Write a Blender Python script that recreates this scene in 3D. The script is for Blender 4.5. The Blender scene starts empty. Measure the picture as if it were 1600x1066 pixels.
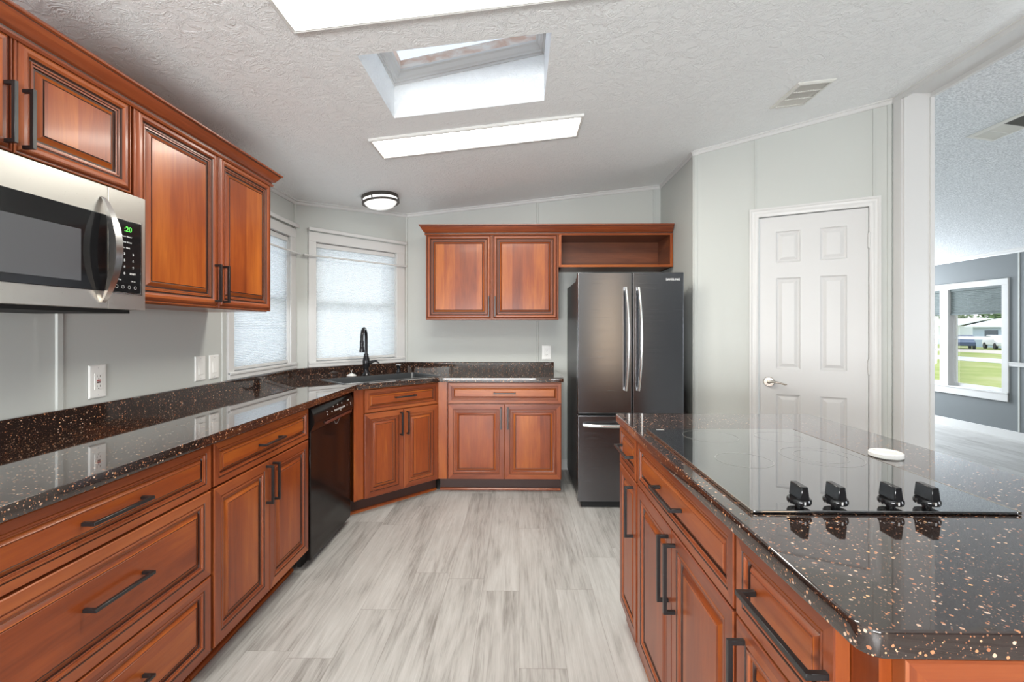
import bpy, bmesh, math, random
from mathutils import Vector, Matrix
random.seed(7)
D = bpy.data
SC = bpy.context.scene
COL = SC.collection
R = math.radians

# ------------------------------------------------------------------ camera
cam_d = D.cameras.new('camera'); cam = D.objects.new('camera', cam_d); COL.objects.link(cam)
cam_d.sensor_width = 36; cam_d.lens = 16.0; cam_d.shift_y = -18/1600; cam_d.clip_start = .02; cam_d.clip_end = 500
cam.location = (0, 0, 1.288); cam.rotation_euler = (R(90), 0, R(.887))
SC.camera = cam
vs = SC.view_settings
SC.display_settings.display_device = 'sRGB'
vs.view_transform = 'Standard'; vs.look = 'None'; vs.gamma = 1; vs.use_curve_mapping = False
vs.exposure = 1.14
SC.cycles.max_bounces = 10; SC.cycles.diffuse_bounces = 6; SC.cycles.glossy_bounces = 4
SC.cycles.sample_clamp_indirect = 6
SC.cycles.caustics_reflective = False; SC.cycles.caustics_refractive = False

# ------------------------------------------------------------------ world + sun
W = D.worlds.new('World'); SC.world = W; W.use_nodes = True
nt = W.node_tree; nt.nodes.clear()
wo = nt.nodes.new('ShaderNodeOutputWorld'); wb = nt.nodes.new('ShaderNodeBackground')
tc = nt.nodes.new('ShaderNodeTexCoord'); sx = nt.nodes.new('ShaderNodeSeparateXYZ')
rp = nt.nodes.new('ShaderNodeValToRGB')
rp.color_ramp.elements[0].position = 0.0; rp.color_ramp.elements[0].color = (.93, .96, 1, 1)
rp.color_ramp.elements[1].position = .8; rp.color_ramp.elements[1].color = (.68, .82, 1, 1)
nt.links.new(tc.outputs['Generated'], sx.inputs[0]); nt.links.new(sx.outputs['Z'], rp.inputs[0])
nt.links.new(rp.outputs[0], wb.inputs[0]); wb.inputs[1].default_value = 1.05
nt.links.new(wb.outputs[0], wo.inputs[0])
sd = D.lights.new('sun', 'SUN'); so = D.objects.new('sun', sd); COL.objects.link(so)
sd.energy = .9; sd.angle = R(3); sd.color = (1, .95, .87)
so.rotation_euler = Vector((.08, .95, .50)).to_track_quat('Z', 'Y').to_euler(); so.location = (-5, -20, 15)

def area(name, loc, target, sx_, sy_, e, col=(1, 1, 1)):
    l = D.lights.new(name, 'AREA'); l.shape = 'RECTANGLE'; l.size = sx_; l.size_y = sy_; l.energy = e; l.color = col
    o = D.objects.new(name, l); COL.objects.link(o); o.location = loc
    o.rotation_euler = (Vector(target)-Vector(loc)).to_track_quat('-Z', 'Y').to_euler()
    return o
LIGHT_FIX = 15.0
# added fill lamps behind the camera and in the living area, without windows
area('fill_rear', (-.65, -2.93, .92), (-.65, 3, .92), 2.0, .76, 92, (.97, .985, 1))
area('fill_living_side', (5.72, -.4, 1.35), (2, .3, 1.2), 2.4, 1.3, 46, (.90, .95, 1))
# added cool fill lamp at the closed end wall of the living area
area('fill_living_end', (5.02, 7.9, 1.4), (4.6, 3, 1.2), 1.0, 1.4, 75, (.88, .94, 1))

# ------------------------------------------------------------------ materials
def mat(name, col, rough=.5, metal=0., spec=.5, coat=0., emis=None, es=0.):
    m = D.materials.new(name); m.use_nodes = True; b = m.node_tree.nodes['Principled BSDF']
    b.inputs['Base Color'].default_value = (*col, 1); b.inputs['Roughness'].default_value = rough
    b.inputs['Metallic'].default_value = metal; b.inputs['Specular IOR Level'].default_value = spec
    b.inputs['Coat Weight'].default_value = coat; b.inputs['Coat Roughness'].default_value = .1
    if emis: b.inputs['Emission Color'].default_value = (*emis, 1); b.inputs['Emission Strength'].default_value = es
    return m
class N:
    def __init__(s, m): s.t = m.node_tree; s.b = s.t.nodes['Principled BSDF']; s.tc = s.n('TexCoord')
    def n(s, k, **kw):
        x = s.t.nodes.new('ShaderNode'+k)
        for a, v in kw.items(): setattr(x, a, v)
        return x
    def l(s, a, b): s.t.links.new(a, b)
    def math(s, op, a, b=None, c=None):
        x = s.n('Math', operation=op)
        for i, v in enumerate((a, b, c)):
            if v is None: continue
            if isinstance(v, (int, float)): x.inputs[i].default_value = v
            else: s.l(v, x.inputs[i])
        return x.outputs[0]
    def mapping(s, src, scale=(1, 1, 1), rot=(0, 0, 0), loc=(0, 0, 0)):
        x = s.n('Mapping'); s.l(src, x.inputs[0]); x.inputs['Scale'].default_value = scale
        x.inputs['Rotation'].default_value = rot; x.inputs['Location'].default_value = loc; return x.outputs[0]
    def noise(s, v, scale=5, detail=4, rough=.5, dist=0):
        x = s.n('TexNoise'); s.l(v, x.inputs['Vector']); x.inputs['Scale'].default_value = scale
        x.inputs['Detail'].default_value = detail; x.inputs['Roughness'].default_value = rough; x.inputs['Distortion'].default_value = dist
        return x.outputs['Fac']
    def ramp(s, f, stops, interp='LINEAR'):
        x = s.n('ValToRGB'); s.l(f, x.inputs[0]); cr = x.color_ramp; cr.interpolation = interp
        while len(cr.elements) < len(stops): cr.elements.new(.5)
        for e, (p, c) in zip(cr.elements, stops):
            e.position = p; e.color = (*c, 1) if len(c) == 3 else c
        return x.outputs[0]
    def mix(s, f, a, b, blend='MIX'):
        x = s.n('Mix', data_type='RGBA', blend_type=blend)
        for i, v in ((0, f), (6, a), (7, b)):
            if isinstance(v, (int, float)): x.inputs[i].default_value = v
            elif isinstance(v, tuple): x.inputs[i].default_value = (*v, 1)
            else: s.l(v, x.inputs[i])
        return x.outputs[2]
    def bump(s, h, strength=.3, dist=.01):
        x = s.n('Bump'); s.l(h, x.inputs['Height']); x.inputs['Strength'].default_value = strength; x.inputs['Distance'].default_value = dist
        s.l(x.outputs[0], s.b.inputs['Normal'])

def wood_mat(name, dark, mid, light, rough=.28):
    m = mat(name, mid, rough, spec=.4, coat=.12); g = N(m)
    uv = g.tc.outputs['UV']; oi = g.n('ObjectInfo')
    off = g.n('CombineXYZ'); g.l(g.math('MULTIPLY', oi.outputs['Random'], 37.), off.inputs[0]); g.l(g.math('MULTIPLY', oi.outputs['Random'], 91.), off.inputs[1])
    va = g.n('VectorMath', operation='ADD'); g.l(uv, va.inputs[0]); g.l(off.outputs[0], va.inputs[1]); v = va.outputs[0]
    sp = g.n('SeparateXYZ'); g.l(v, sp.inputs[0])
    strip = g.n('TexWhiteNoise', noise_dimensions='1D'); g.l(g.math('FLOOR', g.math('MULTIPLY', sp.outputs[0], 11.)), strip.inputs['W'])
    broad = g.noise(g.mapping(v, (5, .9, 1)), 1.6, 3, .5, .6)
    figure = g.noise(g.mapping(v, (26, 2.2, 1)), 1.3, 5, .6, 1.4)
    pores = g.noise(g.mapping(v, (260, 9, 1)), 1, 3, .6)
    f = g.math('ADD', g.math('MULTIPLY', broad, .5), g.math('MULTIPLY', figure, .32))
    f = g.math('ADD', f, g.math('MULTIPLY', strip.outputs['Value'], .26))
    f = g.math('ADD', f, g.math('MULTIPLY', pores, .12))
    c = g.ramp(f, [(.36, dark), (.58, mid), (.82, light)])
    g.l(c, g.b.inputs['Base Color'])
    g.bump(pores, .04, .002)
    return m
M = {}
M['cherry'] = wood_mat('cherry', (.15, .028, .008), (.265, .056, .012), (.43, .122, .020))
M['frame_cherry'] = wood_mat('cherry_frame', (.13, .028, .011), (.24, .055, .018), (.36, .10, .028))
M['glaze'] = mat('glaze', (.04, .013, .007), .45)
M['toe'] = mat('toe', (.045, .015, .010), .45)
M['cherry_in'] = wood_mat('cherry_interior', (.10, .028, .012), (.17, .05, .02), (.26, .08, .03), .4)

def stone():
    m = mat('speckled_stone', (.012, .009, .008), .045, spec=.62, coat=.35); g = N(m); g.b.inputs['Coat Roughness'].default_value = .02
    o = g.tc.outputs['Object']
    def fleck(scale, th, seed):
        v = g.n('TexVoronoi', feature='F1'); g.l(g.mapping(o, (1, 1, 1), (0.3*seed, .5*seed, seed), (seed*3.1, seed, 0)), v.inputs['Vector']); v.inputs['Scale'].default_value = scale
        d = g.noise(o, 400, 2)
        k = g.n('SeparateXYZ'); g.l(v.outputs['Color'], k.inputs[0])
        rad = g.math('MULTIPLY', g.math('POWER', k.outputs[0], 2.4), th)
        dist = g.math('ADD', v.outputs['Distance'], g.math('MULTIPLY', d, .22))
        return g.math('LESS_THAN', dist, rad), v
    f1, v1 = fleck(150, .56, 1.0); f2, v2 = fleck(300, .54, 2.0)
    base = g.mix(g.noise(o, 260, 3, .7), (.006, .0045, .004), (.045, .026, .021))
    cc = g.n('SeparateXYZ'); g.l(v1.outputs['Color'], cc.inputs[0])
    fc = g.ramp(cc.outputs[1], [(0, (.30, .10, .045)), (.5, (.62, .28, .13)), (.8, (.70, .52, .40)), (1, (.8, .45, .2))])
    c = g.mix(f2, base, (.26, .12, .065)); c = g.mix(f1, c, fc)
    g.l(c, g.b.inputs['Base Color']); g.b.inputs['IOR'].default_value = 1.6; g.b.inputs['Coat Weight'].default_value = .6
    return m
M['stone'] = stone()

def floor_mat():
    m = mat('grey_plank_floor', (.5, .48, .45), .38, spec=.4); g = N(m)
    o = g.tc.outputs['Object']; s = g.n('SeparateXYZ'); g.l(o, s.inputs[0])
    PW, PL = .182, 1.22
    ix = g.math('FLOOR', g.math('DIVIDE', s.outputs[0], PW))
    wn = g.n('TexWhiteNoise', noise_dimensions='1D'); g.l(ix, wn.inputs['W'])
    yy = g.math('ADD', g.math('DIVIDE', s.outputs[1], PL), g.math('MULTIPLY', wn.outputs['Value'], 1.0))
    iy = g.math('FLOOR', yy)
    idv = g.n('CombineXYZ'); g.l(ix, idv.inputs[0]); g.l(iy, idv.inputs[1])
    pr = g.n('TexWhiteNoise', noise_dimensions='2D'); g.l(idv.outputs[0], pr.inputs['Vector'])
    sh = g.n('VectorMath', operation='MULTIPLY_ADD'); g.l(pr.outputs['Color'], sh.inputs[0]); sh.inputs[1].default_value = (17, 31, 5); g.l(o, sh.inputs[2])
    v = sh.outputs[0]
    warp = g.noise(g.mapping(v, (3.0, .8, 1)), 1.5, 3, .5, .5)
    grain = g.noise(g.mapping(v, (34, 1.6, 1)), 1.2, 6, .65, 1.2)
    fine = g.noise(g.mapping(v, (210, 7, 1)), 1, 4, .6)
    knots = g.noise(g.mapping(v, (9, 1.3, 1)), 1.1, 4, .6, 1.8)
    f = g.math('ADD', g.math('MULTIPLY', warp, .25), g.math('MULTIPLY', grain, .35))
    f = g.math('ADD', f, g.math('MULTIPLY', fine, .16)); f = g.math('ADD', f, g.math('MULTIPLY', knots, .30))
    f = g.math('ADD', f, g.math('MULTIPLY', g.math('SUBTRACT', pr.outputs['Value'], .5), .09))
    c = g.ramp(f, [(.34, (.17, .16, .15)), (.44, (.28, .27, .255)), (.53, (.415, .405, .39)), (.66, (.52, .515, .50))])
    def edge(val, w):
        fr = g.math('FRACT', val); return g.math('LESS_THAN', g.math('MINIMUM', fr, g.math('SUBTRACT', 1., fr)), w)
    e = g.math('MAXIMUM', edge(g.math('DIVIDE', s.outputs[0], PW), .006), edge(yy, .0012))
    c = g.mix(g.math('MULTIPLY', e, .45), c, (.16, .14, .12))
    g.l(c, g.b.inputs['Base Color']); g.bump(g.math('SUBTRACT', g.math('MULTIPLY', fine, .3), e), .12, .002)
    return m
M['floor'] = floor_mat()

def wall_mat(name, col):
    m = mat(name, col, .55, spec=.35); g = N(m); g.bump(g.noise(g.tc.outputs['Object'], 120, 3), .03, .002); return m
M['wall'] = wall_mat('wall_paint', (.53, .55, .53))
M['wall_blue'] = wall_mat('wall_paint_blue_grey', (.165, .182, .190))
M['white'] = mat('white_paint', (.64, .64, .635), .35)
M['door_white'] = mat('door_white', (.60, .60, .60), .42)
M['plastic'] = mat('white_plastic', (.82, .82, .80), .3)
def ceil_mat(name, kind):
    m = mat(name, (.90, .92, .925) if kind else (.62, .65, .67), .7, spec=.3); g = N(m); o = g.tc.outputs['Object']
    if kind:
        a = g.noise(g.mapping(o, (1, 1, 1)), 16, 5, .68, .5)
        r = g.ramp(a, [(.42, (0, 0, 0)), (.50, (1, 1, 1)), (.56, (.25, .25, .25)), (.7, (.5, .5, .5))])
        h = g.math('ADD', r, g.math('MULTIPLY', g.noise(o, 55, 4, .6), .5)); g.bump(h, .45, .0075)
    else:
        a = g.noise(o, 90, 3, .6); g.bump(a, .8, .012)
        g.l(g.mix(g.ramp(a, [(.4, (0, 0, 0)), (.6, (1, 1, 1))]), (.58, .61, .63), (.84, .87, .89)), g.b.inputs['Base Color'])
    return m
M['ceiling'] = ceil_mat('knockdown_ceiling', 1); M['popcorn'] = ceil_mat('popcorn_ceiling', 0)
M['black_metal'] = mat('black_metal', (.012, .012, .013), .32, metal=0, spec=.6)
def brushed(name, col, rough, axis, aniso=.6):
    m = mat(name, col, rough, metal=1.); g = N(m)
    sc = {'z': (300, 300, 3), 'y': (300, 3, 300), 'x': (3, 300, 300)}[axis]
    a = g.noise(g.mapping(g.tc.outputs['Object'], sc), 1, 3)
    g.l(g.math('ADD', g.math('MULTIPLY', a, .12), rough-.06), g.b.inputs['Roughness'])
    return m
M['steel'] = brushed('brushed_steel', (.66, .64, .60), .30, 'y')
M['steel_bright'] = brushed('bright_steel', (.78, .77, .75), .2, 'z')
def black_steel():
    m = brushed('black_stainless', (.20, .205, .22), .25, 'x'); g = N(m)
    g.b.inputs['Anisotropic'].default_value = .85; g.b.inputs['Anisotropic Rotation'].default_value = .25
    tg = g.n('Tangent', direction_type='RADIAL', axis='Z'); g.l(tg.outputs[0], g.b.inputs['Tangent'])
    return m
M['black_steel'] = black_steel()
M['fridge_side'] = mat('fridge_side', (.045, .047, .05), .35, metal=.3)
M['black_gloss'] = mat('black_gloss', (.010, .010, .011), .07, spec=.5)
M['black_glass'] = mat('black_ceramic_glass', (.006, .006, .007), .015, spec=.75, coat=.6); M['black_glass'].node_tree.nodes['Principled BSDF'].inputs['Coat Roughness'].default_value = .01
_b = M['black_glass'].node_tree.nodes['Principled BSDF']; _b.inputs['IOR'].default_value = 2.1; _b.inputs['Coat Weight'].default_value = 1.
M['ring_mark'] = mat('ring_marking', (.28, .28, .26), .02, spec=.75, coat=1.); M['ring_mark'].node_tree.nodes['Principled BSDF'].inputs['IOR'].default_value = 2.1
M['mw_window'] = mat('microwave_window', (.085, .087, .095), .12)
M['dw'] = mat('dishwasher_black', (.008, .007, .007), .14, spec=.28)
M['dark'] = mat('dark_cavity', (.006, .006, .006), .8)
M['mark'] = mat('light_marking', (.62, .62, .62), .4)
M['mark_dim'] = mat('dim_marking', (.22, .22, .22), .4)
M['green_led'] = mat('green_led', (.02, .1, .02), .4, emis=(.12, .75, .08), es=.55)
M['chrome'] = mat('chrome', (.8, .8, .8), .08, metal=1.)
M['nickel'] = mat('satin_nickel', (.55, .50, .44), .25, metal=1.)
M['bronze'] = mat('oil_rubbed_bronze', (.03, .03, .033), .22, metal=.6)
M['dome_trim'] = mat('dome_light_trim', (.10, .09, .08), .35, metal=.7)
M['sink'] = mat('dark_sink', (.075, .08, .085), .25, metal=.5)
M['red'] = mat('red_button', (.38, .05, .04), .4)
M['slot'] = mat('slot', (.05, .05, .05), .5)
M['fixture'] = mat('lit_diffuser', (.9, .88, .8), .5, emis=(1, .965, .87), es=LIGHT_FIX)
M['dome_glass'] = mat('opal_glass', (.9, .9, .9), .3, emis=(1, .985, .96), es=.30)
M['fixture_metal'] = mat('fixture_metal', (.72, .72, .70), .35)
M['vent'] = mat('vent_metal', (.72, .72, .68), .4)
M['vent_dark'] = mat('vent_shade', (.16, .16, .15), .6)
def weathered():
    m = mat('weathered_curb', (.75, .68, .62), .7); g = N(m)
    a = g.noise(g.mapping(g.tc.outputs['Object'], (6, 6, 14)), 1.5, 5, .6, .5)
    g.l(g.ramp(a, [(.4, (.78, .74, .69)), (.62, (.62, .43, .34))]), g.b.inputs['Base Color']); return m
M['curb'] = weathered()
def glass(name):
    m = D.materials.new(name); m.use_nodes = True; t = m.node_tree; t.nodes.clear()
    o = t.nodes.new('ShaderNodeOutputMaterial'); mx = t.nodes.new('ShaderNodeMixShader'); tr = t.nodes.new('ShaderNodeBsdfTransparent'); gl = t.nodes.new('ShaderNodeBsdfGlossy')
    gl.inputs['Roughness'].default_value = .02; fr = t.nodes.new('ShaderNodeFresnel'); fr.inputs[0].default_value = 1.35
    t.links.new(fr.outputs[0], mx.inputs[0]); t.links.new(tr.outputs[0], mx.inputs[1]); t.links.new(gl.outputs[0], mx.inputs[2]); t.links.new(mx.outputs[0], o.inputs[0]); return m
M['glass'] = glass('window_glass')
M['glass_tint'] = glass('tinted_skylight_pane'); M['glass_tint'].node_tree.nodes['Transparent BSDF'].inputs[0].default_value = (.55, .565, .58, 1)
def fabric(name, col, trans):
    m = D.materials.new(name); m.use_nodes = True; t = m.node_tree; t.nodes.clear()
    o = t.nodes.new('ShaderNodeOutputMaterial'); mx = t.nodes.new('ShaderNodeMixShader'); tr = t.nodes.new('ShaderNodeBsdfTranslucent'); df = t.nodes.new('ShaderNodeBsdfDiffuse')
    tr.inputs[0].default_value = (*col, 1); df.inputs[0].default_value = (*col, 1); mx.inputs[0].default_value = trans
    t.links.new(df.outputs[0], mx.inputs[1]); t.links.new(tr.outputs[0], mx.inputs[2]); t.links.new(mx.outputs[0], o.inputs[0]); return m
M['shade'] = fabric('white_shade_fabric', (.80, .84, .86), .40)
M['shade_grey'] = fabric('grey_shade_fabric', (.22, .25, .25), .12)

# ------------------------------------------------------------------ mesh builder
class MB:
    def __init__(s): s.bm = bmesh.new(); s.uv = s.bm.loops.layers.uv.new('UVMap')
    def face(s, pts, mi=0, grain=(0, 0, 1)):
        vs_ = [s.bm.verts.new(p) for p in pts]
        try: f = s.bm.faces.new(vs_)
        except ValueError: return None
        f.material_index = mi; f.normal_update(); n = f.normal; g = Vector(grain)
        if abs(n.dot(g)) > .9: g = Vector((1, 0, 0)) if abs(n.x) < .9 else Vector((0, 1, 0))
        a = n.cross(g)
        for lp in f.loops:
            c = lp.vert.co; lp[s.uv].uv = (c.dot(a)+n.x*.37+n.z*.21, c.dot(g))
        return f
    def box(s, a, b, mi=0, grain=None):
        (x0, y0, z0), (x1, y1, z1) = a, b
        if x0 > x1: x0, x1 = x1, x0
        if y0 > y1: y0, y1 = y1, y0
        if z0 > z1: z0, z1 = z1, z0
        if grain is None:
            d = (x1-x0, y1-y0, z1-z0); k = d.index(max(d)); grain = [(1, 0, 0), (0, 1, 0), (0, 0, 1)][k]
        P = [(x0, y0, z0), (x1, y0, z0), (x1, y1, z0), (x0, y1, z0), (x0, y0, z1), (x1, y0, z1), (x1, y1, z1), (x0, y1, z1)]
        for q in ((0, 3, 2, 1), (4, 5, 6, 7), (0, 1, 5, 4), (1, 2, 6, 5), (2, 3, 7, 6), (3, 0, 4, 7)):
            s.face([P[i] for i in q], mi, grain)
        return s
    def rings(s, x0, z0, x1, z1, prof, y0=0, sc=1., fill=0, vert=True):
        """concentric rectangular rings on the xz plane facing -y; prof: (inset, depth, material)"""
        def ring(i, y): return [(x0+i, y0+y, z0+i), (x1-i, y0+y, z0+i), (x1-i, y0+y, z1-i), (x0+i, y0+y, z1-i)]
        for k in range(len(prof)-1):
            a = ring(prof[k][0]*sc, prof[k][1]); b = ring(prof[k+1][0]*sc, prof[k+1][1])
            for e in range(4):
                f = (e+1) % 4; g = (1, 0, 0) if e in (0, 2) else (0, 0, 1)
                s.face([a[e], a[f], b[f], b[e]], prof[k][2], g)
        s.face(ring(prof[-1][0]*sc, prof[-1][1]), fill, (0, 0, 1) if vert else (1, 0, 0))
        return s
    def lathe(s, prof, c=(0, 0, 0), seg=32, mi=0, axis='z'):
        def pt(r, h, t):
            x, y = r*math.cos(t), r*math.sin(t)
            p = {'z': (x, y, h), 'y': (x, h, -y), 'x': (h, x, y)}[axis]
            return (p[0]+c[0], p[1]+c[1], p[2]+c[2])
        for k in range(len(prof)-1):
            (r0, h0), (r1, h1) = prof[k], prof[k+1]
            for i in range(seg):
                t0, t1 = 2*math.pi*i/seg, 2*math.pi*(i+1)/seg
                if r0 < 1e-6 and r1 < 1e-6: continue
                if r0 < 1e-6: s.face([pt(0, h0, 0), pt(r1, h1, t1), pt(r1, h1, t0)], mi)
                elif r1 < 1e-6: s.face([pt(r0, h0, t0), pt(r0, h0, t1), pt(0, h1, 0)], mi)
                else: s.face([pt(r0, h0, t0), pt(r0, h0, t1), pt(r1, h1, t1), pt(r1, h1, t0)], mi)
        return s
    def tube(s, path, rad, seg=12, mi=0, flat=1.):
        path = [Vector(p) for p in path]; n = len(path); fr = []
        ref = Vector((0, 0, 1))
        for i, p in enumerate(path):
            t = (path[min(i+1, n-1)]-path[max(i-1, 0)]).normalized()
            if abs(t.dot(ref)) > .95: ref = Vector((1, 0, 0)) if abs(t.x) < .9 else Vector((0, 1, 0))
            a = t.cross(ref).normalized(); b = a.cross(t).normalized(); ref = b if i else ref
            r = rad[i] if isinstance(rad, (list, tuple)) else rad
            fr.append([p+a*r*math.cos(2*math.pi*k/seg)+b*r*flat*math.sin(2*math.pi*k/seg) for k in range(seg)])
        for i in range(n-1):
            for k in range(seg):
                k2 = (k+1) % seg; s.face([fr[i][k], fr[i][k2], fr[i+1][k2], fr[i+1][k]], mi)
        s.face(fr[0][::-1], mi); s.face(fr[-1], mi); return s
    def prism(s, poly, z0, z1, mi=0):
        n = len(poly); s.face([(x, y, z1) for x, y in poly], mi, (0, 1, 0)); s.face([(x, y, z0) for x, y in poly][::-1], mi, (0, 1, 0))
        for i in range(n):
            (x0, y0), (x1, y1) = poly[i], poly[(i+1) % n]; s.face([(x0, y0, z0), (x1, y1, z0), (x1, y1, z1), (x0, y0, z1)], mi)
        return s
    def sweep(s, path, prof, mi=0, mis=None):
        """sweep (outward, z) profile along a mitred xy path; outward = right-hand side"""
        path = [Vector(p) for p in path]; n = len(path); st = []
        for i, p in enumerate(path):
            ds = []
            if i > 0: ds.append((path[i]-path[i-1]).normalized())
            if i < n-1: ds.append((path[i+1]-path[i]).normalized())
            nn = [Vector((d.y, -d.x)) for d in ds]; m_ = sum(nn, Vector((0, 0))).normalized(); k = 1/max(.3, m_.dot(nn[0]))
            st.append([(p.x+m_.x*o*k, p.y+m_.y*o*k, z) for o, z in prof])
        for i in range(n-1):
            g = (path[i+1]-path[i]).normalized(); gg = (g.x, g.y, 0)
            for j in range(len(prof)-1):
                s.face([st[i][j], st[i+1][j], st[i+1][j+1], st[i][j+1]], mis[j] if mis else mi, gg)
        s.face(st[0][::-1], mi); s.face(st[-1], mi); return s
    def build(s, name, mats, parent=None, loc=(0, 0, 0), rz=0, smooth=None, weld=True):
        if weld: bmesh.ops.remove_doubles(s.bm, verts=s.bm.verts, dist=1e-5)
        bmesh.ops.recalc_face_normals(s.bm, faces=s.bm.faces) if weld else None
        me = D.meshes.new(name); s.bm.to_mesh(me); s.bm.free()
        for m in (mats if isinstance(mats, (list, tuple)) else [mats]): me.materials.append(M[m] if isinstance(m, str) else m)
        o = D.objects.new(name, me); COL.objects.link(o); o.location = loc; o.rotation_euler = (0, 0, rz)
        if parent: o.parent = parent
        if smooth is not None:
            for p in me.polygons: p.use_smooth = True
            me.set_sharp_from_angle(angle=R(smooth))
        return o
def tag(o, label, cat, group=None, kind=None):
    o['label'] = label; o['category'] = cat
    if group: o['group'] = group
    if kind: o['kind'] = kind
    return o
def thing(name, loc, rz, label, cat, group=None):
    o = D.objects.new(name, None); o.empty_display_size = .1; COL.objects.link(o); o.location = loc; o.rotation_euler = (0, 0, rz); return tag(o, label, cat, group)
def struct(o): o['kind'] = 'structure'; return o
def bevel(o, w=.003, seg=2, ang=35):
    m = o.modifiers.new('bevel', 'BEVEL'); m.width = w; m.segments = seg; m.limit_method = 'ANGLE'; m.angle_limit = R(ang); m.harden_normals = False
    for p in o.data.polygons: p.use_smooth = True
    o.data.set_sharp_from_angle(angle=R(60)); return o
def text(name, body, size, m, parent, loc, rot, ext=.0004, align='LEFT', bold=0, sx_=1.):
    c = D.curves.new(name, 'FONT'); c.body = body; c.size = size; c.extrude = ext; c.align_x = align; c.offset = bold
    t = D.objects.new(name, c); COL.objects.link(t); bpy.context.view_layer.update()
    me = D.meshes.new_from_object(t.evaluated_get(bpy.context.evaluated_depsgraph_get()))
    D.objects.remove(t); D.curves.remove(c)
    me.materials.clear(); me.materials.append(M[m]); o = D.objects.new(name, me); COL.objects.link(o)
    o.parent = parent; o.location = loc; o.rotation_euler = rot; o.scale = (sx_, 1, 1); return o
def curve2d(name, outlines, z0, z1, bev, m, parent=None):
    c = D.curves.new(name, 'CURVE'); c.dimensions = '2D'; c.fill_mode = 'BOTH'
    c.extrude = (z1-z0)/2-bev; c.bevel_depth = bev; c.bevel_resolution = 2; c.offset = -bev
    for pts in outlines:
        sp = c.splines.new('POLY'); sp.points.add(len(pts)-1); sp.use_cyclic_u = True
        for p, q in zip(sp.points, pts): p.co = (q[0], q[1], 0, 1)
    t = D.objects.new(name, c); COL.objects.link(t); bpy.context.view_layer.update()
    me = D.meshes.new_from_object(t.evaluated_get(bpy.context.evaluated_depsgraph_get()))
    D.objects.remove(t); D.curves.remove(c)
    me.materials.clear(); me.materials.append(M[m]); o = D.objects.new(name, me); COL.objects.link(o)
    me.transform(Matrix.Translation((0, 0, (z0+z1)/2)))
    if parent: o.parent = parent
    for p in me.polygons: p.use_smooth = True
    me.set_sharp_from_angle(angle=R(40)); return o
def fillet(pts, rad, seg=6):
    out = []; n = len(pts)
    for i in range(n):
        p = Vector(pts[i]); a = Vector(pts[i-1]); b = Vector(pts[(i+1) % n]); r = rad[i] if isinstance(rad, (list, tuple)) else rad
        if r <= 0: out.append(tuple(p)); continue
        u = (a-p).normalized(); v = (b-p).normalized(); ang = u.angle(v); d = r/math.tan(ang/2); c = p+(u+v).normalized()*r/math.sin(ang/2)
        p0 = p+u*d-c; p1 = p+v*d-c; t0 = math.atan2(p0.y, p0.x); dt = (math.atan2(p1.y, p1.x)-t0+math.pi) % (2*math.pi)-math.pi
        out += [(c.x+r*math.cos(t0+dt*k/seg), c.y+r*math.sin(t0+dt*k/seg)) for k in range(seg+1)]
    return out

# ------------------------------------------------------------------ room shell
def cz(x): return 2.469+.11*x                    # kitchen ceiling height
def cz2(x): return 2.735-.1488*(x-2.42)          # living-area ceiling height
XL, YB = -1.72, 4.2                              # left wall, back wall
DG0, DG1 = Vector((-1.72, 3.468)), Vector((-1.037, 4.2))   # wall across the corner
PW0, PW1 = Vector((1.30, 3.407)), Vector((2.329, 2.867))   # slanted pantry wall
XO0, XO1, YJ = 2.33, 2.488, 2.80                  # wide opening: wall faces and jamb
XF, YR, YE = 5.8, -3.0, 8.0                      # far wall, rear wall, end wall

def wall(name, p0, p1, ztop, m, holes=(), th=.12, z0=0.):
    """wall seen from its right side going p0->p1 with the room on the right; local x along, y into wall"""
    p0 = Vector(p0); p1 = Vector(p1); L = (p1-p0).length; rz = math.atan2(p1.y-p0.y, p1.x-p0.x)
    zt = ztop if callable(ztop) else (lambda x: ztop)
    d = (p1-p0)/L; top = lambda u: zt((p0+d*u).x)+.02
    mb = MB(); xs = sorted({0, L} | {h[0] for h in holes} | {h[1] for h in holes})
    for a, b in zip(xs[:-1], xs[1:]):
        hs = sorted([h for h in holes if h[0] <= a+1e-6 and h[1] >= b-1e-6], key=lambda h: h[2])
        zc = z0
        segs = []
        for h in hs: segs.append((zc, h[2], None)); zc = h[3]
        segs.append((zc, None, None))
        for (s0, s1, _) in segs:
            za, zb = (top(a), top(b)) if s1 is None else (s1, s1)
            for y in (0, th): mb.face([(a, y, s0), (b, y, s0), (b, y, zb), (a, y, za)])
    for h in holes:
        a, b, c, e = h
        mb.face([(a, 0, c), (b, 0, c), (b, th, c), (a, th, c)]); mb.face([(a, 0, e), (b, 0, e), (b, th, e), (a, th, e)])
        mb.face([(a, 0, c), (a, th, c), (a, th, e), (a, 0, e)]); mb.face([(b, 0, c), (b, th, c), (b, th, e), (b, 0, e)])
    mb.face([(0, 0, top(0)), (L, 0, top(L)), (L, th, top(L)), (0, th, top(0))])
    mb.face([(0, 0, z0), (0, th, z0), (0, th, top(0)), (0, 0, top(0))]); mb.face([(L, 0, z0), (L, th, z0), (L, th, top(L)), (L, 0, top(L))])
    return struct(mb.build(name, m, loc=(p0.x, p0.y, 0), rz=rz))
W1 = (2.70-YR, 3.385-YR, 1.03, 1.99)             # hole in the left wall, measured from the rear
W2 = (.155, .888, 1.03, 1.985)
W3 = [(XF, )]
wall('wall_left', (XL, YR), DG0, cz, 'wall', [W1])
wall('wall_corner', DG0, DG1, cz, 'wall', [W2])
wall('wall_back', DG1, (1.30, YB), cz, 'wall')
wall('wall_alcove', (1.30, YB), PW0, cz, 'wall', th=.08)
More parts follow.
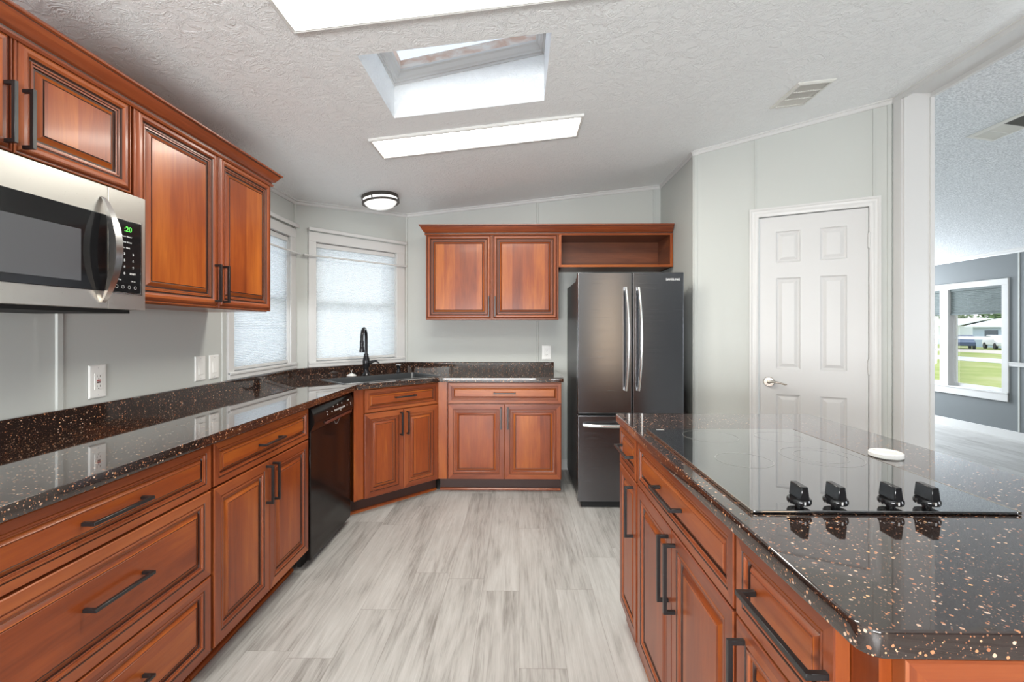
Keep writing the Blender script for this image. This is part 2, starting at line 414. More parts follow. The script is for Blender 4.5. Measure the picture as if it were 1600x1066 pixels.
wall('wall_pantry', PW0, PW1, cz, 'wall', [(.40, 1.065, 0, 2.09)], th=.10)
# wall between kitchen and living area: post beside the opening, and header over it
mb = MB(); mb.prism([(XO0-.003, YJ+.004), (XO0-.003, 2.872), (XO0+.04, 5.2), (XO0+.04, YE), (XO1, YE), (XO1, YJ+.004)], 0, 2.735)
struct(mb.build('wall_opening', 'wall'))
mb = MB(); mb.box((XO0-.001, YR, 2.715), (XO1-.004, YJ+.1, 2.76)); struct(mb.build('wall_header', 'white'))
wall('wall_far', (XF, YE), (XF, YR), cz2, 'wall_blue', [(YE-6.237, YE-5.546, .53, 1.83), (YE-7.04, YE-6.35, .53, 1.83)])
wall('wall_end', (XO1, YE), (XF, YE), cz2, 'wall_blue')
def rear_top(x): return cz(x) if x < 2.42 else cz2(x)
wall('wall_rear', (2.42, YR), (XL, YR), cz, 'wall')
wall('wall_rear_living', (XF, YR), (2.42, YR), cz2, 'wall_blue')

mb = MB(); mb.face([(XL-.1, YR, 0), (XF+.1, YR, 0), (XF+.1, YE, 0), (XL-.1, YE, 0)]); mb.face([(XL-.1, YR, -.2), (XF+.1, YR, -.2), (XF+.1, YE, -.2), (XL-.1, YE, -.2)])
struct(mb.build('floor', 'floor'))
# ceiling with the skylight shaft
SX0, SX1, SY0, SY1 = -.655, .131, 1.833, 2.378
def rz_(x): return 2.71+.206*x                   # top of the shaft
mb = MB(); xs = [-1.95, SX0, SX1, 2.42]; ys = [YR-.1, SY0, SY1, YB+.3]
for i in range(3):
    for j in range(3):
        if i == 1 and j == 1: continue
        a, b, c, d = xs[i], xs[i+1], ys[j], ys[j+1]
        mb.face([(a, c, cz(a)), (b, c, cz(b)), (b, d, cz(b)), (a, d, cz(a))])
        mb.face([(a, c, max(rz_(a), cz(a)+.1)), (b, c, rz_(b)), (b, d, rz_(b)), (a, d, max(rz_(a), cz(a)+.1))])
for (xa, ya, xb, yb) in ((SX0, SY0, SX1, SY0), (SX0, SY1, SX1, SY1), (SX0, SY0, SX0, SY1), (SX1, SY0, SX1, SY1)):
    mb.face([(xa, ya, cz(xa)), (xb, yb, cz(xb)), (xb, yb, rz_(xb)), (xa, ya, rz_(xa))])
struct(mb.build('ceiling', 'ceiling'))
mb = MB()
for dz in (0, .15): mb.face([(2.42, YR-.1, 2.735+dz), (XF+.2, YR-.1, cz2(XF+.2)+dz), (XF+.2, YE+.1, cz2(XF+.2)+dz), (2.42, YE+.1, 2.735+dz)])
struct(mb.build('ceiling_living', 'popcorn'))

# skylight (window_4): stepped white frame, weathered curb, pane
sk = D.objects.new('window_4', None); COL.objects.link(sk); struct(sk); sk.location = (0, 0, 0)
def rect_ring(mb, i0, h0, i1, h1, mi=0):
    def c(i, h): return [(x, y, rz_(x)+h) for x, y in ((SX0+i, SY0+i), (SX1-i, SY0+i), (SX1-i, SY1-i), (SX0+i, SY1-i))]
    a, b = c(i0, h0), c(i1, h1)
    for e in range(4):
        f = (e+1) % 4; mb.face([a[e], a[f], b[f], b[e]], mi)
mb = MB(); pr_ = [(.0, -.012), (.006, -.012), (.006, 0), (.014, .0), (.016, .008), (.024, .012), (.034, .03), (.044, .036), (.046, .045)]
for a, b in zip(pr_[:-1], pr_[1:]): rect_ring(mb, *a, *b)
mb.build('skylight_frame', 'white', sk)
mb = MB(); rect_ring(mb, .046, .045, .046, .088); rect_ring(mb, .046, .088, .0, .088); rect_ring(mb, .0, .088, .0, 0); mb.build('skylight_curb', 'curb', sk)
mb = MB(); mb.face([(x, y, rz_(x)+.090) for x, y in ((SX0, SY0), (SX1, SY0), (SX1, SY1), (SX0, SY1))]); mb.build('skylight_pane', 'glass_tint', sk)

# unseen glowing tan panel, cased like a window, added for the refrigerator's warm streak
sl = D.objects.new('window_5', None); COL.objects.link(sl); struct(sl); sl.location = (1.88, YR, 0)
mb = MB(); mb.box((-.32, -.01, .05), (-.26, .02, 2.15)); mb.box((.26, -.01, .05), (.32, .02, 2.15)); mb.box((-.32, -.01, 2.10), (.32, .02, 2.16)); mb.box((-.32, -.01, 0), (.32, .02, .06)); mb.build('window_casing', 'white', sl)
mb = MB(); mb.box((-.26, -.005, .06), (.26, .005, 2.10)); mb.build('glow_panel', mat('glowing_tan_panel', (.6, .45, .32), .6, emis=(1, .74, .50), es=2.2), sl)
# trims ---------------------------------------------------------------
tn = [0]
def trim(mb, m='white', smooth=None):
    tn[0] += 1; return struct(mb.build('trim_%d' % tn[0], m, smooth=smooth))
def crown_strip(p0, p1, n, zf, h=.032, d=.012):
    """small two-step strip under the ceiling; n points into the room"""
    p0 = Vector(p0); p1 = Vector(p1); n = Vector(n).normalized(); mb = MB()
    prof = [(0, -h), (d*.6, -h), (d, -h*.75), (d, -h*.35), (d*1.7, -h*.2), (d*1.7, .004), (0, .004)]
    A = [(p0.x+n.x*o, p0.y+n.y*o, zf(p0.x)+z) for o, z in prof]; B = [(p1.x+n.x*o, p1.y+n.y*o, zf(p1.x)+z) for o, z in prof]
    for j in range(len(prof)-1): mb.face([A[j], B[j], B[j+1], A[j+1]])
    mb.face(A); mb.face(B[::-1]); return trim(mb)
dgn = Vector((DG1.y-DG0.y, -(DG1.x-DG0.x))).normalized(); pwn = Vector((PW1.y-PW0.y, -(PW1.x-PW0.x))).normalized()
crown_strip((XL, YR), DG0, (1, 0), cz); crown_strip(DG0, DG1, dgn, cz); crown_strip(DG1, (1.30, YB), (0, -1), cz)
crown_strip((1.30, YB), PW0, (-1, 0), cz); crown_strip(PW0, PW1, pwn, cz); crown_strip(PW1, (XO0, YR), (-1, 0), cz, .03, .012)
crown_strip((XF, YE), (XF, YR), (-1, 0), cz2, .05, .02)
def batten(p, along, n, z0, z1, w=.028, t=.006):
    p = Vector(p); a = Vector(along).normalized()*w/2; n = Vector(n).normalized()*t; mb = MB()
    q = [p-a, p-a*.7+n, p+a*.7+n, p+a]; mb.prism([(v.x, v.y) for v in q], z0, z1); return trim(mb, 'wall')
du = (DG1-DG0).normalized(); pu = (PW1-PW0).normalized()
batten((XL, 1.675), (0, 1), (1, 0), .98, 2.26); batten((XL, 2.612), (0, 1), (1, 0), .98, 2.26, .02)
batten((.171, YB), (1, 0), (0, -1), .98, cz(.171)-.02, .02); batten((1.24, YB), (1, 0), (0, -1), 0, cz(1.24)-.02, .02)
for (x, y, nx, ny) in ((XL+.001, 3.458, 1, -.3), (-1.045, YB-.001, .1, -1)):
    batten((x, y), (-ny, nx), (nx, ny), .98, cz(x)-.02, .03, .008)
for u, w in ((.014, .026), (.405, .012), (1.064, .012), (1.142, .026)):
    p = PW0+pu*u; batten(p, pu, pwn, 2.13 if .38 < u < 1.1 else 0, cz(p.x)-.02, w, .007)
batten((1.30, 3.42), (0, 1), (-1, 0), 0, cz(1.3)-.02, .026)
# casings round the wide opening
mb = MB(); mb.box((XO0-.0135, YJ-.004, 0), (XO0, YJ+.052, 2.6905)); trim(mb)
mb = MB(); mb.box((XO0-.002, YJ-.014, 0), (XO1+.002, YJ+.003, 2.715)); trim(mb)
mb = MB(); mb.box((XO1-.01, YJ-.022, 0), (XO1+.014, YJ+.05, 2.69)); trim(mb)
mb = MB(); mb.box((XO0-.0145, YR, 2.690), (XO0+.004, YJ+.060, 2.719)); trim(mb)
mb = MB(); mb.box((XO1-.006, YR, 2.690), (XO1+.014, YJ+.05, 2.718)); trim(mb)
# baseboards
mb = MB(); mb.box((XF-.014, YR, 0), (XF, YE, .095)); struct(mb.build('baseboard_far', 'white'))
mb = MB(); mb.box((.34, YB-.012, 0), (1.30, YB, .09)); struct(mb.build('baseboard_back', 'white'))
mb = MB(); mb.box((XF-.02, YR, .855), (XF, 5.46, .905)); mb.box((XF-.028, YR, .893), (XF, 5.46, .905)); trim(mb)
batten((XF, 5.37), (0, 1), (-1, 0), .1, 2.2, .02)

# ------------------------------------------------------------------ windows
def window(n, p0, rz, x0, x1, z0, z1, cas, th=.12, mull=None):
    w = D.objects.new('window_%d' % n, None); COL.objects.link(w); struct(w); w.location = (p0[0], p0[1], 0); w.rotation_euler = (0, 0, rz)
    l, r, t, b = cas
    mb = MB()
    mb.box((x0-l, -.014, z0-b), (x0+.004, .0, z1+t)); mb.box((x1-.004, -.014, z0-b), (x1+r, .0, z1+t))
    mb.box((x0-l, -.016, z1-.004), (x1+r, .0, z1+t)); mb.box((x0-l, -.020, z0-b), (x1+r, .0, z0+.004)); mb.box((x0-l, -.026, z0-.012), (x1+r, .0, z0+.004))
    bevel(mb.build('window_casing', 'white', w), .003)
    segs = [(x0, x1)] if mull is None else [(x0, mull[0]), (mull[1], x1)]
    if mull:
        mb = MB(); mb.box((mull[0]-.002, -.012, z0), (mull[1]+.002, th, z1)); mb.build('mullion', 'white', w)
    for a, b_ in segs:
        mb = MB(); f = .035
        zm = (z0+z1)/2+.0
        for (p, q, c, d, y) in ((a, a+f, z0, z1, .05), (b_-f, b_, z0, z1, .05), (a+f, b_-f, z0, z0+f+.01, .05), (a+f, b_-f, z1-f, z1, .05), (a+f, b_-f, zm-.018, zm+.018, .045)):
            mb.box((p, y, c), (q, y+.04, d))
        for (p, q, c, d) in ((a, a+.006, z0, z1), (b_-.006, b_, z0, z1), (a, b_, z0, z0+.006), (a, b_, z1-.006, z1)): mb.box((p, 0, c), (q, th, d))
        s_ = mb.build('sash', 'white', w)
        mb = MB(); mb.face([(a+f, .07, z0+f), (b_-f, .07, z0+f), (b_-f, .07, z1-f), (a+f, .07, z1-f)]); mb.build('pane', 'glass', s_)
    return w
A1 = math.atan2(DG1.y-DG0.y, DG1.x-DG0.x)
window(1, (XL, YR), R(90), W1[0], W1[1], W1[2], W1[3], (.05, .075, .065, .04))
window(2, DG0, A1, W2[0], W2[1], W2[2], W2[3], (.058, .083, .072, .04))
window(3, (XF, YE), R(-90), YE-7.04, YE-5.546, .53, 1.83, (.07, .071, .07, .10), mull=(YE-6.35, YE-6.237))

def cell_shade(p0, rz, x0, x1, z0, z1, m, label, railm='white', y=.018, pitch=.0105):
    t = thing('cellular_shade', (p0[0], p0[1], 0), rz, label, 'window shade'); mb = MB(); n = max(6, int((z1-z0)/pitch)); dz = (z1-z0)/n
    for i in range(n):
        za = z0+i*dz; mb.face([(x0, y+.004, za), (x1, y+.004, za), (x1, y-.003, za+dz/2), (x0, y-.003, za+dz/2)]); mb.face([(x0, y-.003, za+dz/2), (x1, y-.003, za+dz/2), (x1, y+.004, za+dz), (x0, y+.004, za+dz)])
    mb.build('fabric', m, t, weld=False)
    mb = MB(); mb.box((x0, y-.012, z1), (x1, y+.02, z1+.035)); bevel(mb.build('head_rail', railm, t), .003)
    mb = MB(); mb.box((x0, y-.010, z0-.02), (x1, y+.012, z0)); bevel(mb.build('bottom_rail', railm, t), .003)
    return t
cell_shade((XL, YR), R(90), W1[0]+.01, W1[1]-.01, W1[2]+.03, W1[3]-.045, 'shade', 'white cellular shade drawn down the window behind the left wall cabinets')
cell_shade(DG0, A1, W2[0]+.01, W2[1]-.01, W2[2]+.03, W2[3]-.045, 'shade', 'white cellular shade drawn down the corner window behind the faucet')
for a, b, lb in ((YE-6.237, YE-5.546, 'grey cellular shade half raised in the right bay of the living area window'), (YE-7.04, YE-6.35, 'grey cellular shade in the left bay of the living area window')):
    cell_shade((XF, YE), R(-90), a+.012, b-.012, 1.50, 1.795, 'shade_grey', lb, 'shade_grey', pitch=.02)

def curtain_rod(p0, rz, x0, x1, z, off, label, r=.009, flat=False):
    t = thing('curtain_rod', (p0[0], p0[1], 0), rz, label, 'curtain rod')
    mb = MB()
    if flat: mb.box((x0, -off-.006, z-.014), (x1, -off+.002, z+.014))
    else: mb.tube([(x0, -off, z), (x1, -off, z)], r)
    o = mb.build('rod', 'white', t, smooth=40)
    if flat: bevel(o, .004)
    for x in (x0+.012, x1-.012):
        mb = MB(); mb.box((x-.008, -off, z-.008), (x+.008, -.001 if flat else -.012, z+.008)); mb.build('bracket', 'white', t)
for (p, a, x0, x1, nm) in (((XL, YR), R(90), W1[0]-.06, W1[1]+.075, 'window beside the left wall cabinets'), (DG0, A1, .09, .975, 'corner window')):
    curtain_rod(p, a, x0, x1, 2.075, .035, 'flat white curtain rod along the top of the '+nm, flat=True)
    curtain_rod(p, a, x0-(.04 if a != R(90) else 0), x1-.005 if a == R(90) else x1-.01, 1.864, .045, 'thin round white curtain rod crossing the '+nm, .007)

# ------------------------------------------------------------------ pantry door
dr = D.objects.new('door_1', None); COL.objects.link(dr); struct(dr); AP = math.atan2(pu.y, pu.x); dr.location = (PW0.x, PW0.y, 0); dr.rotation_euler = (0, 0, AP)
mb = MB(); prof = [(0, .0, 0), (0, -.016, 0), (.012, -.018, 0), (.016, -.014, 0), (.03, -.012, 0), (.036, -.015, 0), (.048, -.010, 0), (.058, -.004, 0), (.058, .05, 0)]
x0, x1, zt = .367, 1.099, 2.128
for k in range(len(prof)-1):
    (i, y, _), (j, w_, _) = prof[k], prof[k+1]
    mb.face([(x0+i, y, 0), (x0+j, w_, 0), (x0+j, w_, zt-j), (x0+i, y, zt-i)]); mb.face([(x1-i, y, 0), (x1-j, w_, 0), (x1-j, w_, zt-j), (x1-i, y, zt-i)])
    mb.face([(x0+i, y, zt-i), (x0+j, w_, zt-j), (x1-j, w_, zt-j), (x1-i, y, zt-i)])
mb.build('door_casing', 'white', dr, smooth=50)
L0, L1, LT = .428, 1.038, 2.064
mb = MB(); pans = []
for (a, b) in ((.530, .672), (.783, .928)):
    for (c, d) in ((.25, .842), (1.018, 1.642), (1.748, 1.962)): pans.append((a, b, c, d))
xs = sorted({L0, L1} | {p[0] for p in pans} | {p[1] for p in pans}); zs = sorted({.01, LT} | {p[2] for p in pans} | {p[3] for p in pans})
for a, b in zip(xs[:-1], xs[1:]):
    for c, d in zip(zs[:-1], zs[1:]):
        if any(abs(p[0]-a) < 1e-6 and abs(p[2]-c) < 1e-6 for p in pans): continue
        mb.face([(a, .008, c), (b, .008, c), (b, .008, d), (a, .008, d)])
for a, b, c, d in pans: mb.rings(a, c, b, d, [(0, .008, 0), (.004, .014, 0), (.012, .018, 0), (.016, .018, 0), (.034, .011, 0), (.036, .0105, 0)])
mb.box((L0, .03, .01), (L1, .043, LT)); mb.face([(L0, .008, .01), (L0, .03, .01), (L0, .03, LT), (L0, .008, LT)]); mb.face([(L1, .008, .01), (L1, .03, .01), (L1, .03, LT), (L1, .008, LT)]); mb.face([(L0, .008, LT), (L1, .008, LT), (L1, .03, LT), (L0, .03, LT)])
lf = mb.build('door_leaf', 'door_white', dr)
mb = MB(); hx, hz = .487, .926
mb.lathe([(0, -.012), (.030, -.012), (.034, -.004), (.034, .008)], (hx, 0, hz), axis='y', seg=28); mb.lathe([(.012, -.012), (.011, -.04), (0, -.048)], (hx, 0, hz), axis='y', seg=16)
mb.tube([(hx-.004, -.042, hz), (hx+.03, -.046, hz+.004), (hx+.065, -.044, hz-.002), (hx+.095, -.040, hz-.012), (hx+.105, -.038, hz-.010)], [.0095, .009, .008, .007, .005], flat=.8)
mb.build('lever_handle', 'nickel', lf, smooth=40)
for z in (.25, 1.05, 1.853):
    mb = MB(); mb.box((1.034, -.006, z-.045), (1.046, .006, z+.045)); mb.tube([(1.041, -.006, z-.05), (1.041, -.006, z+.05)], .006); mb.build('hinge', 'white', dr)

# ------------------------------------------------------------------ cabinets
w_, g_ = 0, 1
UP = [(0, .022, w_), (0, .002, w_), (.003, 0, w_), (.006, .0, w_), (.007, .005, g_), (.010, .005, w_), (.015, -.001, w_), (.022, -.0045, w_), (.032, -.0045, w_), (.040, .0, g_), (.044, .006, g_), (.047, .006, w_), (.049, .003, w_), (.053, .003, g_), (.055, .0065, w_), (.060, .007, g_), (.062, .012, g_), (.068, .012, 2), (.078, .005, 2), (.083, .003, g_), (.0865, .0045, g_), (.0875, .002, 2)]
BP = [(0, .022, w_), (0, .002, w_), (.003, 0, w_), (.038, .0, g_), (.040, .004, w_), (.0425, .004, w_), (.045, .001, w_), (.051, .001, w_), (.053, .006, w_), (.056, .006, w_), (.058, .005, w_), (.061, .006, g_), (.063, .012, w_), (.069, .012, 2), (.080, .004, 2), (.083, .003, g_), (.0860, .0045, w_), (.0875, .0025, 2)]
def handle(parent, cx, cz_, L, vertical, y=0):
    mb = MB(); r = .005
    if vertical:
        mb.box((cx-r, y-.034, cz_-L/2), (cx+r, y-.024, cz_+L/2))
        for s in (-1, 1): mb.box((cx-r, y-.026, cz_+s*(L/2-r)-r), (cx+r, y+.002, cz_+s*(L/2-r)+r))
    else:
        mb.box((cx-L/2, y-.034, cz_-r), (cx+L/2, y-.024, cz_+r))
        for s in (-1, 1): mb.box((cx+s*(L/2-r)-r, y-.026, cz_-r), (cx+s*(L/2-r)+r, y+.002, cz_+r))
    return bevel(mb.build('handle', 'black_metal', parent), .0008, 1)
def front(parent, kind, x0, x1, z0, z1, hd=None, prof=BP, sc=None):
    """kind door or drawer; hd = (cx, cz, length, vertical)"""
    h = z1-z0; sc = sc or (1. if h > .25 else .62)
    mb = MB(); mb.rings(x0, z0, x1, z1, prof, sc=sc, fill=2, vert=(kind == 'door')); mb.face([(x0, .022, z0), (x1, .022, z0), (x1, .022, z1), (x0, .022, z1)])
    o = mb.build(kind, ['frame_cherry', 'glaze', 'cherry'], parent, smooth=28)
    if hd: handle(o, *hd)
    return o
def carcass(parent, w, d, z0, z1, toe=True, open_front=False, x0=0):
    mb = MB(); mb.box((x0, .0235, z0), (w, d, z1), grain=(0, 0, 1)); o = mb.build('cabinet_box', 'cherry', parent)
    if toe:
        mb = MB(); mb.box((x0, .095, 0), (w, d, z0)); mb.build('toe_kick', 'toe', parent)
        mb = MB(); mb.sweep([(x0, .095), (w, .095)], [(0, 0), (.014, 0), (.014, .006), (.008, .015), (0, .018)], 0); mb.build('toe_moulding', 'cherry', parent)
    return o
ZT, ZG, ZB = .872, .703, .115
# left run (faces +X): local x = +Y, origin at face
FX = -1.12
def left_base(y0, y1, label, cat='cabinet'): return thing('base_cabinet', (FX, y0, 0), R(90), label, cat), y1-y0
t, w = left_base(.845, 1.645, 'cherry base cabinet of three wide drawers, nearest on the left run'); carcass(t, w, .59, ZB, .877)
front(t, 'drawer', .004, w-.006, ZG+.006, ZT-.004, (w/2, .788, .194, False), sc=.62)
front(t, 'drawer', .004, w-.006, .397, ZG-.002, (w/2+.004, .563, .194, False), sc=.85)
front(t, 'drawer', .004, w-.006, ZB, .390, (w/2+.004, .255, .194, False), sc=.85)
t, w = left_base(1.648, 2.408, 'cherry base cabinet with one drawer over two doors, left of the dishwasher'); carcass(t, w, .59, ZB, .877)
front(t, 'drawer', .008, w-.004, ZG+.006, ZT-.004, (w/2, .788, .17, False), sc=.62)
front(t, 'door', .008, w/2-.0015, ZB, ZG-.002, (w/2-.027, .60, .17, True)); front(t, 'door', w/2+.0015, w-.004, ZB, ZG-.002, (w/2+.027, .60, .17, True))

# dishwasher
t = thing('dishwasher', (FX, 2.422, 0), R(90), 'black built-in dishwasher between the left base cabinets and the sink cabinet', 'dishwasher'); w = .592
mb = MB(); mb.box((.004, .03, .10), (w-.004, .58, .868)); mb.build('tub', 'dark', t)
mb = MB(); mb.box((.006, .0, .045), (w-.006, .03, .735)); dd = bevel(mb.build('door', 'dw', t), .004)
mb = MB(); cs = [(.03, .868), (.03, .740), (.0, .735), (-.004, .745), (-.020, .775), (-.022, .79), (-.012, .835), (-.002, .858), (.006, .868)]
for xa in (0,):
    for j in range(len(cs)):
        (a, b), (c, d) = cs[j], cs[(j+1) % len(cs)]; mb.face([(.006, a, b), (w-.006, a, b), (w-.006, c, d), (.006, c, d)])
    mb.face([(.006, a, b) for a, b in cs]); mb.face([(w-.006, a, b) for a, b in cs])
cp = mb.build('control_panel', 'dw', t, smooth=35)
mb = MB(); mb.box((.16, -.026, .748), (w-.05, -.008, .762)); bevel(mb.build('handle_lip', mat('dishwasher_lip', (.10, .03, .02), .3), t), .003)
mb = MB(); mb.tube([(.29, -.012, .742), (.31, -.010, .722), (.33, -.010, .715), (.35, -.010, .722), (.37, -.012, .742)], .0016, 6); mb.build('latch_line', 'mark_dim', t)
mb = MB()
def tick(x, z, wd=.008, h=.006):
    mb = MB()
    y = -.0165-(.05-abs(z-.80))*.02; k = (z-.79)/.045; y0_ = -.022+max(0, k)*.010; y1_ = -.022+max(0, (z+h-.79)/.045)*.010
    mb.face([(x, y0_-.0012, z), (x+wd, y0_-.0012, z), (x+wd, y1_-.0012, z+h), (x, y1_-.0012, z+h)]); mb.build('panel_marking', 'mark', t)
for k in range(9): tick(.275+k*.019, .800, .010, .010)
for x, z in ((.17, .797), (.17, .812), (.235, .803), (.265, .827), (.33, .828), (.395, .827), (.47, .803), (.53, .796), (.53, .806), (.49, .829), (.505, .829), (.36, .790)): tick(x, z, .010, .006)
mb = MB(); mb.box((.02, .06, 0), (w-.02, .08, .10)); mb.build('toe_plate', 'dark', t)

# corner sink cabinet (45 degrees)
CA, CB = Vector((FX, 3.072)), Vector((-.632, 3.560)); DW = (CB-CA).length
t = thing('sink_base_cabinet', (CA.x, CA.y, 0), R(45), 'cherry corner sink cabinet set at an angle below the faucet', 'cabinet')
mb = MB(); mb.prism([(0, .0235), (DW, .0235), (DW, .06), (DW-.1, .60), (.1, .60), (0, .06)], ZB, .66); mb.box((0, .0235, .66), (DW, .05, .877)); mb.build('cabinet_box', 'cherry', t)
mb = MB(); mb.box((0, .004, ZB), (.020, .04, .877)); mb.box((.02, .016, ZB), (.075, .04, .877), grain=(0, 0, 1)); mb.build('filler_stile', 'cherry', t)
mb = MB(); mb.box((DW-.003, .012, ZB), (DW+.006, .04, .877), grain=(0, 0, 1)); mb.build('filler_stile', 'cherry', t)
mb = MB(); mb.box((-.04, .095, 0), (DW+.04, .12, ZB)); mb.build('toe_kick', 'toe', t)
mb = MB(); mb.sweep([(-.06, .095), (DW+.04, .095)], [(0, 0), (.014, 0), (.014, .006), (.008, .015), (0, .018)]); mb.build('toe_moulding', 'cherry', t)
sx0, sx1 = .078, DW-.004; sm = (sx0+sx1)/2
front(t, 'drawer', sx0, sx1, ZG+.006, ZT-.004, (sm+.01, .797, .17, False), sc=.62)
front(t, 'door', sx0, sm-.0015, ZB, ZG-.002, (sm-.027, .60, .17, True)); front(t, 'door', sm+.0015, sx1, ZB, ZG-.002, (sm+.027, .60, .17, True))

# back run
BX0, BX1, BY = -.634, .333, 3.562
t = thing('base_cabinet', (BX0, BY, 0), 0, 'cherry base cabinet with one wide drawer over two doors, left of the refrigerator', 'cabinet'); w = BX1-BX0
carcass(t, w, .62, ZB, .877)
mb = MB(); mb.box((0, .004, ZB), (.072, .03, .877)); mb.build('filler_stile', 'cherry', t)
m0 = .078; mm = (m0+w-.004)/2
front(t, 'drawer', m0, w-.004, ZG+.006, ZT-.004, (mm, .790, .172, False), sc=.62)
front(t, 'door', m0, mm-.0015, ZB, ZG-.002, (mm-.027, .595, .17, True)); front(t, 'door', mm+.0015, w-.004, ZB, ZG-.002, (mm+.027, .595, .17, True))

# wall cabinets, left
UX = -1.37; UB, UT = 1.384, 2.088
def crown(parent, path, z0, z1, d):
    mb = MB(); k = z1-z0
    prof = [(0, z0-.012), (.004, z0-.012), (.010, z0-.006), (.010, z0), (.004, z0+.003), (.004, z0+.008), (.010, z0+.012), (d*.35, z0+k*.25), (d*.62, z0+k*.55), (d*.80, z0+k*.78), (d*.82, z0+k*.82), (d*.97, z0+k*.86), (d, z0+k*.92), (d, z1), (0, z1)]
    mis = [0]*len(prof); mis[3] = 1; mis[4] = 1; mis[9] = 1
    mb.sweep(path, prof, mis=mis); return mb.build('crown_moulding', ['frame_cherry', 'glaze'], parent, smooth=35)
t = thing('wall_cabinet', (UX, .845, UB), R(90), 'short cherry wall cabinet with two doors, above the microwave', 'cabinet'); w = .747
mb = MB(); mb.box((0, .0235, 1.768-UB), (w, .35, UT-UB+.004)); mb.build('cabinet_box', 'cherry', t)
for a, b, hx in ((.004, .3665, .345), (.3695, w-.004, .391)): front(t, 'door', a, b, 1.768-UB, UT-UB, (hx, 1.868-UB, .165, True), prof=UP, sc=.92)
t = thing('wall_cabinet', (UX, 1.595, UB), R(90), 'tall cherry wall cabinet with two doors, right of the microwave', 'cabinet'); w = .897
mb = MB(); mb.box((0, .0235, 0), (w, .35, UT-UB+.004)); mb.build('cabinet_box', 'cherry', t)
for a, b, hx in ((.004, .459, .432), (.462, w-.003, .489)): front(t, 'door', a, b, .004, UT-UB, (hx, .112, .17, True), prof=UP, sc=.94)
crown(t, [(-.75, .0), (w, .0), (w, .35)], UT-UB, 2.147-UB, .045)
# wall cabinets, back
t = thing('wall_cabinet', (-.793, 3.85, 1.371), 0, 'cherry wall cabinet with two doors on the back wall, joined to the open shelf', 'cabinet'); w = 1.128; T = 2.098-1.371
mb = MB(); mb.box((0, .0235, 0), (w, .35, T)); mb.build('cabinet_box', 'cherry', t)
for a, b, hx in ((.003, w/2-.002, w/2-.027), (w/2+.002, w-.006, w/2+.027)): front(t, 'door', a, b, .003, T-.003, (hx, .112, .17, True), prof=UP, sc=.94)
crown(t, [(0, .35), (0, 0), (w+.956, 0)], T+.002, 2.170-1.371, .05)
t = thing('open_wall_shelf', (.337, 3.85, 1.815), 0, 'open cherry shelf box mounted over the refrigerator', 'shelf'); w = .955; T = 2.098-1.815
mb = MB(); mb.box((0, .0, 0), (w, .35, .018)); mb.box((0, .0, 0), (.02, .35, T)); mb.box((w-.02, .0, 0), (w, .35, T)); mb.box((0, 0, T-.012), (w, .35, T)); mb.box((0, .34, 0), (w, .35, T)); mb.build('shelf_box', 'cherry_in', t)
mb = MB(); mb.box((-.002, -.004, 0), (.020, .004, T)); mb.box((w-.022, -.004, 0), (w, .004, T)); mb.box((.02, -.004, 0), (w-.022, .004, .02)); mb.box((.02, -.004, T-.014), (w-.022, .004, T)); mb.build('face_frame', 'cherry', t)

# countertop along the left, corner and back
A_, B_ = Vector((-1.095, 3.06)), Vector((-.62, 3.535)); MID = (A_+B_)/2; U = Vector((.7071, .7071)); V = Vector((-.7071, .7071))
def dg(u, v): p = MID+U*u+V*v; return (p.x, p.y)
ct = thing('countertop', (0, 0, .878), 0, 'black speckled countertop running along the left wall, corner and back wall', 'countertop')
out = [(-1.718, .82), (-1.095, .82), tuple(A_), tuple(B_), (.345, 3.535), (.345, 4.198), (-1.036, 4.198), (-1.718, 3.467)]
SU0, SU1, SV0, SV1 = -.385, .400, .085, .475
hole = fillet([dg(SU0, SV0), dg(SU0, SV1), dg(SU1, SV1), dg(SU1, SV0)], .03)
curve2d('slab', [out, hole], 0, .036, .002, 'stone', ct)
mb = MB(); bs = [(-1.7185, .82), (-1.7185, 3.4685), (-1.0365, 4.1985), (.318, 4.1985)]
mb.sweep(bs, [(0, .036), (.019, .036), (.019, .106), (.016, .110), (0, .110)]); mb.build('backsplash', 'stone', ct)

# sink, faucet
t = thing('kitchen_sink', (MID.x, MID.y, .914), R(45), 'dark rectangular sink set into the corner countertop', 'sink')
mb = MB(); o_ = .014
def ring4(a, b, c, d, z, r=.03): return [(x, y, z) for x, y in fillet([(a, c), (a, d), (b, d), (b, c)], r)]
rs = [ring4(SU0-o_, SU1+o_, SV0-o_, SV1+o_, .0005, .03), ring4(SU0-o_+.002, SU1+o_-.002, SV0-o_+.002, SV1+o_-.002, .004, .03), ring4(SU0+.004, SU1-.004, SV0+.004, SV1-.004, .004, .028), ring4(SU0+.008, SU1-.008, SV0+.008, SV1-.008, -.004, .028), ring4(SU0+.016, SU1-.016, SV0+.016, SV1-.016, -.19, .04), ring4(SU0+.05, SU1-.05, SV0+.05, SV1-.05, -.205, .04)]
for a, b in zip(rs[:-1], rs[1:]):
    for i in range(len(a)): j = (i+1) % len(a); mb.face([a[i], a[j], b[j], b[i]])
mb.face(rs[-1]); mb.build('bowl', 'sink', t, smooth=40)
mb = MB(); mb.lathe([(.045, -.2035), (.04, -.2015), (0, -.2025)], (0, .28, 0), 24); mb.build('drain', 'chrome', t)
fp = dg(.007, .56); t = thing('kitchen_faucet', (fp[0], fp[1], .914), 0, 'dark bronze gooseneck kitchen faucet with pull-down sprayer', 'faucet')
mb = MB(); mb.lathe([(0, .0), (.030, .0), (.032, .004), (.028, .012), (.022, .022), (.019, .035), (.022, .06), (.027, .085), (.029, .11), (.026, .135), (.020, .155), (.018, .165), (.019, .170), (.0135, .178)], seg=28); mb.build('faucet_body', 'bronze', t, smooth=50)
